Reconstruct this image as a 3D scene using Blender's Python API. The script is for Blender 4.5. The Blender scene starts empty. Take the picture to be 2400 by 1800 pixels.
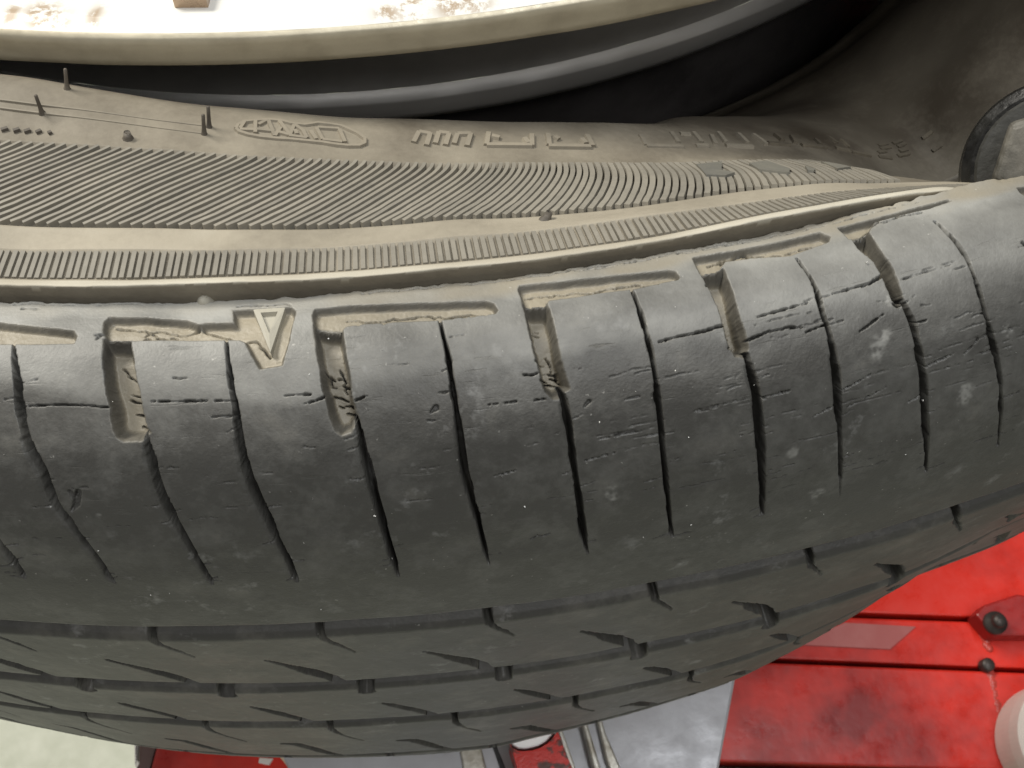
import bpy, bmesh, math, random
import numpy as np
from mathutils import Vector, Matrix
random.seed(7); RNG = np.random.default_rng(11)
SC = bpy.context.scene; COL = SC.collection
R = math.radians

# ---------------------------------------------------------------- camera, world, lamps, exposure
cam_d = bpy.data.cameras.new("camera"); cam = bpy.data.objects.new("camera", cam_d); COL.objects.link(cam)
rx, up, fw = (Vector(v) for v in ((0.99327622, -0.11557203, 0.00674253), (0.10233357, 0.90374848, 0.41565193), (0.05413129, 0.41216719, -0.90949877)))
cam.matrix_world = Matrix(((rx[0], up[0], -fw[0], 0.0), (rx[1], up[1], -fw[1], -0.35062726), (rx[2], up[2], -fw[2], 0.18434901), (0, 0, 0, 1)))
cam_d.sensor_width = 36; cam_d.lens = 38.96; cam_d.clip_start = 0.004; cam_d.clip_end = 60
cam_d.dof.use_dof = True; cam_d.dof.focus_distance = 0.140; cam_d.dof.aperture_fstop = 110
SC.camera = cam
w = bpy.data.worlds.new("World"); SC.world = w; w.use_nodes = True
bg = w.node_tree.nodes['Background']; bg.inputs[0].default_value = (1.0, 0.975, 0.94, 1); bg.inputs[1].default_value = 0.13
def lamp(name, loc, target, sx, sy, energy, col):
    d = bpy.data.lights.new(name, 'AREA'); d.shape = 'RECTANGLE'; d.size = sx; d.size_y = sy; d.energy = energy; d.color = col
    o = bpy.data.objects.new(name, d); COL.objects.link(o); o.location = loc
    o.rotation_euler = (Vector(target)-Vector(loc)).to_track_quat('-Z', 'Y').to_euler(); return o
lamp("workshop_lamp", (-1.25, 1.05, 1.75), (0, -0.25, 0), 1.3, 0.45, 76, (1.0, 0.955, 0.86))
lamp("ceiling_lamp", (0.45, -0.30, 2.6), (0.05, -0.3, 0), 2.2, 0.22, 42, (0.96, 0.985, 1.0))
lamp("bay_lamp", (0.20, -1.55, 2.05), (0, -0.3, 0), 1.8, 0.35, 9, (1.0, 0.98, 0.95))
SC.view_settings.view_transform = 'Standard'; SC.view_settings.look = 'None'; SC.view_settings.exposure = 0; SC.view_settings.gamma = 1

# ---------------------------------------------------------------- naming helpers
def tag(o, label=None, cat=None, group=None, kind=None):
    for k, v in (('label', label), ('category', cat), ('group', group), ('kind', kind)):
        if v: o[k] = v
    return o
def thing(name, label, cat, loc=(0, 0, 0), group=None):
    o = bpy.data.objects.new(name, None); COL.objects.link(o); o.location = loc; o.empty_display_size = .02
    return tag(o, label, cat, group)
def link(name, me, mat, parent=None, smooth=True):
    o = bpy.data.objects.new(name, me); COL.objects.link(o); me.materials.append(mat)
    if smooth: me.polygons.foreach_set('use_smooth', np.ones(len(me.polygons), bool))
    if parent:
        o.parent = parent; o.matrix_parent_inverse = parent_world(parent).inverted()
    return o
def parent_world(p):
    m = p.matrix_basis.copy()
    return (parent_world(p.parent) @ p.matrix_parent_inverse @ m) if p.parent else m
def grid_mesh(name, P, attrs=None, wrap=False, flip=False):
    """P (n rows, m columns, 3) -> quad grid; wrap joins last column to first"""
    n, m = P.shape[:2]; me = bpy.data.meshes.new(name)
    me.vertices.add(n*m); me.vertices.foreach_set('co', P.reshape(-1).astype(np.float32))
    i = np.arange(n-1)[:, None]*m; mm = m if wrap else m-1; j = np.arange(mm)[None, :]; j2 = (j+1) % m
    q = np.stack([i+j, i+j2, i+m+j2, i+m+j], -1).reshape(-1, 4)
    if flip: q = q[:, ::-1]
    k = len(q); me.loops.add(k*4); me.loops.foreach_set('vertex_index', q.reshape(-1).astype(np.int32))
    me.polygons.add(k); me.polygons.foreach_set('loop_start', np.arange(0, 4*k, 4, dtype=np.int32)); 
    for key, a in (attrs or {}).items():
        t = 'FLOAT_VECTOR' if a.ndim == 3 else 'FLOAT'
        at = me.attributes.new(key, t, 'POINT'); at.data.foreach_set('vector' if a.ndim == 3 else 'value', a.reshape(-1).astype(np.float32))
    me.update(calc_edges=True); me.validate(); return me
def soup_mesh(name, verts, faces):
    me = bpy.data.meshes.new(name); me.from_pydata([tuple(map(float, v)) for v in verts], [], faces); me.update(); return me
class Soup:
    def __init__(s): s.v = []; s.f = []
    def add(s, v, f):
        b = len(s.v); s.v += [tuple(map(float, a)) for a in v]; s.f += [tuple(b+i for i in q) for q in f]
    def box(s, c, h, rot=0.0):
        x, y, z = c; a, b, d = h; cs, sn = math.cos(rot), math.sin(rot)
        s.add([(x+cs*i*a-sn*j*b, y+sn*i*a+cs*j*b, z+k*d) for k in (-1, 1) for i, j in ((-1, -1), (1, -1), (1, 1), (-1, 1))],
              [(3, 2, 1, 0), (4, 5, 6, 7), (0, 1, 5, 4), (1, 2, 6, 5), (2, 3, 7, 6), (3, 0, 4, 7)])
    def prism(s, pts, z0, z1):
        n = len(pts); s.add([(x, y, z0) for x, y in pts]+[(x, y, z1) for x, y in pts],
              [tuple(range(n))[::-1], tuple(range(n, 2*n))]+[(i, (i+1) % n, n+(i+1) % n, n+i) for i in range(n)])
    def lathe(s, prof, c=(0, 0, 0), n=48, axis=None):
        m = Matrix.Identity(3) if axis is None else Vector((0, 0, 1)).rotation_difference(Vector(axis)).to_matrix()
        v = []
        for r, z in prof:
            for k in range(n):
                a = 2*math.pi*k/n; v.append(Vector(c)+m @ Vector((r*math.cos(a), r*math.sin(a), z)))
        s.add(v, [(i*n+k, i*n+(k+1) % n, (i+1)*n+(k+1) % n, (i+1)*n+k) for i in range(len(prof)-1) for k in range(n)])
    def mesh(s, name): return soup_mesh(name, s.v, s.f)
def bevel(o, w=.001, seg=2, ang=35):
    m = o.modifiers.new('bevel', 'BEVEL'); m.width = w; m.segments = seg; m.limit_method = 'ANGLE'; m.angle_limit = R(ang); m.harden_normals = False
    return o

# ---------------------------------------------------------------- materials
def nodes(name):
    m = bpy.data.materials.new(name); m.use_nodes = True; nt = m.node_tree
    return m, nt, nt.nodes['Principled BSDF'], lambda t, **k: _new(nt, t, k)
def _new(nt, t, k):
    n = nt.nodes.new(t)
    for a, v in k.items():
        if a in n.inputs: n.inputs[a].default_value = v
        else: setattr(n, a, v)
    return n
def mixc(nt, fac, a, b):
    n = nt.nodes.new('ShaderNodeMix'); n.data_type = 'RGBA'
    for s, v in ((0, fac), (6, a), (7, b)):
        if hasattr(v, 'node'): nt.links.new(v, n.inputs[s])
        else: n.inputs[s].default_value = v if s == 0 else (*v, 1)
    return n.outputs[2]
def mth(nt, op, a, b=0.0, c=0.0):
    n = nt.nodes.new('ShaderNodeMath'); n.operation = op
    for s, v in ((0, a), (1, b), (2, c)):
        if hasattr(v, 'node'): nt.links.new(v, n.inputs[s])
        else: n.inputs[s].default_value = v
    return n.outputs[0]
def ramp(nt, src, lo, hi, a=0.0, b=1.0):
    n = nt.nodes.new('ShaderNodeMapRange'); n.clamp = True
    nt.links.new(src, n.inputs[0])
    for i, v in enumerate((lo, hi, a, b)): n.inputs[i+1].default_value = v
    return n.outputs[0]
def noise(nt, vec, scale, detail=4, rough=.55, sv=None):
    n = nt.nodes.new('ShaderNodeTexNoise'); n.inputs['Scale'].default_value = scale; n.inputs['Detail'].default_value = detail; n.inputs['Roughness'].default_value = rough
    if sv:
        m = nt.nodes.new('ShaderNodeVectorMath'); m.operation = 'MULTIPLY'; nt.links.new(vec, m.inputs[0]); m.inputs[1].default_value = sv; vec = m.outputs[0]
    nt.links.new(vec, n.inputs['Vector']); return n.outputs['Fac']
def bump(nt, bsdf, h, strength, dist):
    b = nt.nodes.new('ShaderNodeBump'); b.inputs['Strength'].default_value = strength; b.inputs['Distance'].default_value = dist
    nt.links.new(h, b.inputs['Height']); nt.links.new(b.outputs[0], bsdf.inputs['Normal'])
def rubber(name, base, dust_shade, tread=False, dust_const=None, rough=.62):
    """rubber with a dust coat; 'dust' attribute (0..1) carries dirt and, on the sidewall, painted light and shade, 'uvm' is (along, across) in metres"""
    m, nt, b, new = nodes(name)
    co = new('ShaderNodeTexCoord').outputs['Object']
    if dust_const is None:
        a = new('ShaderNodeAttribute', attribute_name='dust_shade').outputs['Fac']
    else:
        oi = new('ShaderNodeObjectInfo').outputs['Random']; a = mth(nt, 'ADD', mth(nt, 'MULTIPLY', oi, .22), dust_const-.11)
    n1 = noise(nt, co, 160, 5, .6); n2 = noise(nt, co, 900, 4, .65); n3 = noise(nt, co, 45, 3, .5)
    f = mth(nt, 'ADD', a, mth(nt, 'MULTIPLY', mth(nt, 'SUBTRACT', n1, .5), .55 if tread else .46))
    f = mth(nt, 'ADD', f, mth(nt, 'MULTIPLY', mth(nt, 'SUBTRACT', n2, .5), .35))
    f = ramp(nt, f, 0, 1)
    c = mixc(nt, f, base, dust_shade)
    c = mixc(nt, ramp(nt, a, 1.0, 1.5), c, (.60, .57, .48))
    if tread:
        dt = new('ShaderNodeAttribute', attribute_name='dirt').outputs['Fac']
        c = mixc(nt, ramp(nt, mth(nt, 'ADD', dt, mth(nt, 'MULTIPLY', mth(nt, 'SUBTRACT', n1, .5), .5)), .05, .95), c, (.29, .255, .19))
    c = mixc(nt, ramp(nt, n3, .35, .65, 0, .35), c, tuple(.72*x for x in base) if tread else tuple(.75*x for x in dust_shade))
    if tread:   # pale scuffs and grit ground into the rubber
        sp = noise(nt, co, 1300, 2, .5); sc = noise(nt, co, 240, 4, .7)
        c = mixc(nt, ramp(nt, sp, .74, .80, 0, .55), c, (.5, .49, .45))
        c = mixc(nt, mth(nt, 'MULTIPLY', ramp(nt, sc, .58, .72, 0, .45), ramp(nt, n3, .45, .6)), c, (.34, .34, .33))
    nt.links.new(c, b.inputs['Base Color']); b.inputs['Roughness'].default_value = rough
    b.inputs['Specular IOR Level'].default_value = .50 if tread else .35
    h = mth(nt, 'ADD', mth(nt, 'MULTIPLY', n2, .5), mth(nt, 'MULTIPLY', noise(nt, co, 2600, 3, .6), .35))
    if tread:
        uv = new('ShaderNodeAttribute', attribute_name='uvm').outputs['Vector']
        fine = noise(nt, uv, 1, 5, .6, (150, 1500, 1)); gate = ramp(nt, noise(nt, uv, 1, 3, .5, (70, 90, 1)), .42, .62)
        h = mth(nt, 'SUBTRACT', h, mth(nt, 'MULTIPLY', mth(nt, 'MULTIPLY', ramp(nt, fine, .62, .72), gate), 1.1))
    bump(nt, b, h, (.38 if tread else .4), .0003 if tread else .0002)
    return m
M_TREAD = rubber("worn_tread_rubber", (.064, .062, .056), (.32, .317, .295), True, rough=.50)
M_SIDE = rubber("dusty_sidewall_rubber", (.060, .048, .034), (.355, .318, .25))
M_RIB = rubber("rib_rubber", (.085, .082, .074), (.36, .33, .27), dust_const=.50)
M_LET = rubber("letter_rubber", (.075, .072, .066), (.36, .315, .24), dust_const=.55)
M_MARK = rubber("mark_rubber", (.085, .082, .075), (.37, .35, .29), dust_const=.92)
M_LETD = rubber("shaded_letter_rubber", (.060, .050, .038), (.30, .26, .19), dust_const=.16)  # letter rubber with the right dip's shade put into its colour
M_SCUFF = rubber("scuffed_rubber", (.075, .078, .08), (.3, .28, .22), dust_const=.25)
M_HAIR = rubber("hair_rubber", (.05, .045, .04), (.2, .17, .13), dust_const=.25)
def plain(name, col, rough=.5, metal=0.0, var=.25, scale=60, dark=None, bumpd=0.0, lo=.4, hi=.65, sv=None, rvar=.12):
    m, nt, b, new = nodes(name); co = new('ShaderNodeTexCoord').outputs['Object']
    n1 = noise(nt, co, scale, 5, .6, sv); c = mixc(nt, ramp(nt, n1, lo, hi, 0, var), col, dark or tuple(.45*x for x in col))
    nt.links.new(c, b.inputs['Base Color']); b.inputs['Metallic'].default_value = metal
    n2 = noise(nt, co, scale*5, 4, .6); nt.links.new(ramp(nt, n2, .3, .7, max(.03, rough-rvar), min(1, rough+rvar)), b.inputs['Roughness'])
    if bumpd: bump(nt, b, n2, .5, bumpd)
    return m
# ---------------------------------------------------------------- tyre surface functions
def pchip(x, y, q):
    """monotone cubic through (x, y[...,k]) along axis 0, evaluated at q"""
    x = np.asarray(x, float); y = np.asarray(y, float); q = np.asarray(q, float)
    sh = (-1,)+(1,)*(y.ndim-1)
    h = np.diff(x); d = np.diff(y, axis=0)/h.reshape(sh)
    m = np.zeros_like(y); m[0] = d[0]; m[-1] = d[-1]
    w1 = (2*h[1:]+h[:-1]).reshape(sh); w2 = (h[1:]+2*h[:-1]).reshape(sh)
    ok = d[:-1]*d[1:] > 0
    with np.errstate(divide='ignore', invalid='ignore'):
        hm = (w1+w2)/(w1/d[:-1]+w2/d[1:])
    m[1:-1] = np.where(ok, hm, 0)
    i = np.clip(np.searchsorted(x, q)-1, 0, len(x)-2)
    t = ((np.clip(q, x[0], x[-1])-x[i])/h[i]).reshape((-1,)+(1,)*(y.ndim-1)); hh = h[i].reshape(t.shape)
    return (y[i]*(1+2*t)*(1-t)**2+hh*m[i]*t*(1-t)**2+y[i+1]*t*t*(3-2*t)+hh*m[i+1]*t*t*(t-1))
SW_T = [-1.2,-.6,-.3,-.2,-.16,-.12,-.08,-.04,0,.04,.08,.12,.16,.2,.24,.28,.32,.36,.42,.5,.6,.8,1.2]
SW_R = [.2142,.2165,.219,.225,.232,.245,.2575,.267,.2745,.2814,.2842,.2888]
SW_Z = {
 .2165:[6,5,4,3,2,1,0,-1,-2,-2.5,-3,-3.5,-4,-4,-4,-3.8,-3,-2,1.5,11,20,26,30],
 .219:[8,7,6,5,4,3,2,1,0,-1,-1.5,-2,-2,-2,-1.8,-1.5,-.7,.5,4,14,23,29,33],
 .225:[12,11,10,8,7,6,5,4,3,2.5,2.5,3,4,5,6,7,8.5,10.5,18,31,37,40,42],
 .232:[20,19,17,15,14,13,12,11,10,9.5,9.5,10.5,12,13,14.5,15.5,16,20,32,43,48,50,50],
 .245:[50,48,46,45,43,40,37.5,35.5,34,34,35,37.5,40.5,37.5,33.5,30,27.5,33,48,59,62,63,62],
 .2575:[76,75.5,75,74.5,73,71,69.3,67.3,65.6,63.4,61,57.5,53.5,48.5,43,37,32.5,42,57,67,70,74,77],
 .267:[78,77,76,75.8,75.7,74.9,73.4,71.8,69.7,67.8,65.2,62,58.8,54.5,47.5,39.3,34,42,58,69,73,76,78],
 .2814:[79.5,79,78.4,78.6,78.6,78.8,78.4,77.7,77.6,76.4,75.3,74.5,72.6,68.5,63.5,57,50,52,61,71,76,78,79.5],
 .2842:[80,79.5,78.8,79,79.2,79.7,79.5,79.1,79.1,78.5,78.1,77.0,75.2,71.6,67,60,54,55,63,72,77,79,80],
 .2888:[80,80,79.8,80,80.1,80.5,81,80.8,81,80.7,80.7,81,80.2,77.8,71,62,56,58,66,74,78,79.5,80]}
SW_Z[.2142] = [v-3 for v in SW_Z[.2165]]
SW_Z[.2745] = [.5*(a+b)+.5 for a, b in zip(SW_Z[.267], SW_Z[.2814])]
SW_TAB = np.array([SW_Z[r] for r in SW_R])*1e-3            # rows x theta
def sw_z(theta, r):
    """height of the sidewall at angles theta and radii r -> (len(r), len(theta))"""
    a = pchip(SW_T, SW_TAB.T, np.asarray(theta, float).ravel())      # theta x rows
    return pchip(SW_R, a.T, np.asarray(r, float).ravel())
# ---------------------------------------------------------------- traced pattern: (angle, mm across[, half width mm])
SLOT=[[(-0.17025,2.34),(-0.16089,2.22),(-0.1326,3.19),(-0.13075,3.97),(-0.13119,4.96),(-0.15761,5.2),(-0.16676,5.29)],[(-0.12296,1.97),(-0.1216,1.16),(-0.10769,1.32),(-0.09237,1.82),(-0.08826,2.49),(-0.0854,2.29),(-0.0757,2.42),(-0.07686,0.69),(-0.07755,0.42),(-0.07238,0.42),(-0.0553,0.42),(-0.05342,1.23),(-0.05484,5.25),(-0.05715,8.18),(-0.06529,8.48),(-0.06783,7.01),(-0.07075,5.2),(-0.07265,4.9),(-0.10483,4.52),(-0.11026,4.62),(-0.11144,4.48),(-0.1199,4.45),(-0.12196,3.51)],[(-0.04764,2.0),(-0.0467,1.05),(-0.03321,0.99),(-0.01073,1.44),(0.01534,2.22),(0.01832,2.74),(0.01937,3.8),(0.01826,4.22),(-0.00015,4.14),(-0.00202,4.27),(-0.01846,3.96),(-0.02944,3.88),(-0.03529,4.0),(-0.03657,4.47),(-0.04441,4.2),(-0.04684,3.41)],[(0.02744,1.21),(0.02836,0.5),(0.03412,0.49),(0.06081,0.99),(0.08366,1.61),(0.08633,2.07),(0.08704,2.91),(0.08588,3.29),(0.06872,3.57),(0.05894,3.42),(0.04385,3.37),(0.03803,3.35),(0.03633,4.02),(0.02848,3.71)],[(0.09397,0.55),(0.09517,0.42),(0.10812,0.42),(0.12158,0.42),(0.13839,0.42),(0.14492,0.42),(0.14756,1.45),(0.14585,2.2),(0.12938,2.93),(0.11498,2.12),(0.10528,1.94),(0.10186,3.03),(0.09428,2.98)],[(0.15181,0.42),(0.15315,0.42),(0.16668,0.42),(0.18531,0.42),(0.19799,0.42),(0.19875,0.81),(0.18914,1.13),(0.17637,0.94),(0.16629,1.01),(0.16151,2.23),(0.15325,2.51)]]
DEEP=[[(-0.12022,4.25),(-0.11138,4.28),(-0.10906,6.59),(-0.10752,8.81),(-0.10591,10.87),(-0.10484,12.45),(-0.10361,14.04),(-0.10237,14.59),(-0.10418,14.91),(-0.10539,15.55),(-0.10958,15.65),(-0.11199,15.53),(-0.11399,15.2),(-0.11522,14.54),(-0.11581,13.46),(-0.11658,11.88),(-0.1177,10.52),(-0.11877,8.67),(-0.11997,6.55),(-0.12128,4.31)],[(-0.04686,3.27),(-0.03657,4.14),(-0.03537,7.17),(-0.03444,9.39),(-0.03399,11.53),(-0.03305,13.43),(-0.03197,14.43),(-0.03348,14.83),(-0.03516,15.76),(-0.03867,15.9),(-0.0406,15.42),(-0.04227,14.08),(-0.04315,11.95),(-0.04396,10.79),(-0.04463,9.16),(-0.04569,6.34)],[(0.02779,2.07),(0.02883,3.39),(0.0363,3.75),(0.03736,3.53),(0.03807,6.78),(0.03818,9.25),(0.03898,11.98),(0.04002,13.62),(0.03815,13.87),(0.03652,14.45),(0.03368,14.44),(0.03115,13.57),(0.03034,12.16),(0.02984,10.87),(0.02944,9.44),(0.02858,7.51),(0.02816,4.71)],[(0.09419,0.86),(0.09465,2.61),(0.10166,2.93),(0.10369,2.7),(0.1038,5.98),(0.10336,8.5),(0.10365,11.22),(0.10387,12.54),(0.10161,13.39),(0.0985,13.05),(0.09698,11.98),(0.09657,10.5),(0.09658,8.8),(0.0958,6.47),(0.0947,3.66)],[(0.15412,1.98),(0.16179,1.86),(0.16177,4.55),(0.16257,6.81),(0.16305,8.8),(0.16288,11.16),(0.16027,11.85),(0.15815,10.91),(0.15823,8.79),(0.15712,6.3),(0.15435,3.96)]]
SIPE=[[(-0.16748,23.9,0.624),(-0.1632,29.58,0.624),(-0.16119,32.04,0.528),(-0.16012,34.95,0.384),(-0.16012,35.62,0.144)],[(-0.10448,14.79,0.288),(-0.10379,16.01,0.432),(-0.10329,17.42,0.528),(-0.10271,19.89,0.576),(-0.10112,22.89,0.624),(-0.10004,24.37,0.672),(-0.09779,27.68,0.576),(-0.09537,31.63,0.432),(-0.09344,35.47,0.336),(-0.09321,36.51,0.144)],[(-0.03345,14.12,0.288),(-0.03229,15.94,0.432),(-0.03193,17.85,0.528),(-0.03151,19.11,0.576),(-0.03052,22.04,0.576),(-0.02913,25.54,0.528),(-0.02813,29.05,0.48),(-0.0274,31.77,0.432),(-0.02682,34.19,0.336),(-0.02625,36.76,0.144)],[(0.03679,13.69,0.288),(0.03774,15.17,0.432),(0.03799,16.55,0.48),(0.03832,17.53,0.48),(0.03866,19.25,0.432),(0.03927,23.14,0.384),(0.04043,27.64,0.384),(0.04102,30.3,0.432),(0.04164,33.14,0.384),(0.04276,35.9,0.24),(0.04332,37.02,0.144)],[(0.1026,13.14,0.288),(0.10324,14.46,0.384),(0.10403,16.35,0.48),(0.10469,18.86,0.48),(0.10528,21.52,0.528),(0.10599,24.37,0.528),(0.10776,30.53,0.384),(0.10869,33.39,0.288),(0.10941,35.6,0.144)],[(0.16202,11.19,0.288),(0.16304,12.42,0.384),(0.16408,13.85,0.432),(0.16512,16.66,0.432),(0.1668,20.11,0.48),(0.16808,23.65,0.48),(0.16979,27.1,0.432),(0.17205,30.99,0.288),(0.17459,35.46,0.144)],[(-0.15301,4.72,0.192),(-0.15053,7.46,0.336),(-0.14802,9.93,0.48),(-0.14679,12.34,0.528),(-0.14446,15.54,0.576),(-0.14067,19.0,0.624),(-0.13922,22.92,0.624),(-0.13645,25.16,0.576),(-0.13336,28.18,0.432),(-0.13078,31.02,0.432),(-0.12946,34.81,0.384),(-0.12828,36.01,0.144)],[(-0.07746,4.75,0.144),(-0.07598,7.72,0.288),(-0.07474,10.18,0.384),(-0.07339,12.59,0.432),(-0.07258,15.8,0.432),(-0.07176,19.3,0.576),(-0.06936,23.27,0.624),(-0.06741,25.61,0.576),(-0.06605,28.21,0.432),(-0.06402,31.9,0.432),(-0.06307,35.49,0.336),(-0.06283,36.53,0.144)],[(-0.00193,4.17,0.144),(-0.00047,7.47,0.24),(-4e-05,9.32,0.288),(0.00022,11.55,0.288),(0.00063,13.75,0.336),(0.0009,16.01,0.384),(0.00131,18.43,0.432),(0.00149,21.32,0.48),(0.0029,25.55,0.432),(0.00408,27.59,0.336),(0.0051,30.65,0.288),(0.00614,34.43,0.24),(0.0069,36.56,0.096)],[(0.06815,3.53,0.144),(0.0689,6.6,0.24),(0.0693,9.03,0.288),(0.06969,11.24,0.288),(0.06982,13.39,0.288),(0.0699,15.57,0.336),(0.07004,18.51,0.432),(0.07071,23.0,0.288),(0.07176,27.48,0.24),(0.07306,31.55,0.192),(0.07446,35.38,0.192),(0.07517,36.44,0.096)],[(0.13108,3.52,0.144),(0.13253,5.98,0.24),(0.13298,8.09,0.288),(0.13257,10.67,0.288),(0.13333,12.73,0.288),(0.1336,15.24,0.384),(0.13415,17.87,0.432),(0.13439,21.69,0.384),(0.1359,25.99,0.24),(0.1379,30.98,0.144),(0.13979,35.69,0.096)],[(0.18684,3.26,0.144),(0.18911,6.3,0.192),(0.19069,8.8,0.192),(0.19085,11.24,0.192),(0.19152,14.46,0.24),(0.19297,17.18,0.288),(0.19489,19.57,0.288),(0.19712,22.33,0.24),(0.19923,25.76,0.192),(0.20188,30.82,0.144),(0.20426,34.71,0.096)]]
CRACK=[[(0.13811,8.74,0.072),(0.14624,8.61,0.106),(0.15296,8.5,0.154),(0.15775,8.11,0.24)],[(0.07323,10.13,0.048),(0.07777,9.99,0.077),(0.08195,9.93,0.096),(0.08939,9.87,0.134),(0.09643,9.61,0.173)],[(0.10923,9.47,0.048),(0.11813,9.26,0.096),(0.12835,9.1,0.048)],[(0.10391,11.69,0.12),(0.11171,11.24,0.067),(0.11959,11.22,0.058),(0.125,11.6,0.048)],[(0.12508,12.11,0.048),(0.13201,11.77,0.077)],[(0.1444,13.28,0.048),(0.14868,12.8,0.077),(0.15414,12.11,0.072)],[(0.16798,19.02,0.106),(0.1783,18.41,0.048)],[(0.1825,18.82,0.058),(0.18839,17.5,0.048)],[(0.10571,18.07,0.077),(0.11648,17.91,0.048)],[(0.14493,20.97,0.062),(0.15252,20.22,0.058)],[(0.13452,19.37,0.077),(0.14015,18.88,0.048),(0.1463,18.24,0.048)],[(0.12481,21.69,0.058),(0.13303,20.97,0.096)],[(0.1613,23.02,0.058),(0.16669,22.56,0.096)],[(0.16521,13.89,0.096),(0.16916,13.9,0.072)],[(-0.14524,11.93,0.062),(-0.13515,11.72,0.077),(-0.12448,11.74,0.077),(-0.11675,11.96,0.096)],[(-0.10209,11.37,0.048),(-0.09252,11.43,0.091),(-0.08384,11.47,0.058),(-0.07487,11.53,0.058)],[(-0.05648,11.33,0.048),(-0.05199,11.32,0.067),(-0.0481,11.4,0.077)],[(-0.05014,12.27,0.048),(-0.04635,12.08,0.072),(-0.0434,11.75,0.115)],[(-0.03297,12.33,0.096),(-0.02883,11.95,0.048)],[(0.02478,11.45,0.048),(0.02735,11.63,0.086),(0.03008,11.48,0.115)],[(0.02731,14.29,0.058),(0.03115,14.22,0.115)],[(0.01201,14.1,0.048),(0.02106,14.13,0.053)],[(0.0102,22.3,0.043),(0.01884,21.93,0.058)],[(0.04825,19.53,0.043),(0.05515,19.39,0.053),(0.06402,19.33,0.048)],[(0.02258,32.62,0.077),(0.02494,32.08,0.096),(0.02677,32.36,0.058),(0.02926,31.99,0.067)],[(0.21372,8.65,0.24),(0.21634,9.67,0.144)],[(0.04306,21.9,0.058),(0.0533,21.49,0.048)],[(-0.12427,3.8,0.096),(-0.12155,3.75,0.106)],[(-0.12372,4.36,0.058),(-0.1225,3.92,0.072)],[(-0.1553,0.0,0.096),(-0.15264,0.0,0.096),(-0.15062,0.0,0.106),(-0.14925,0.0,0.048)]]
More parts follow.
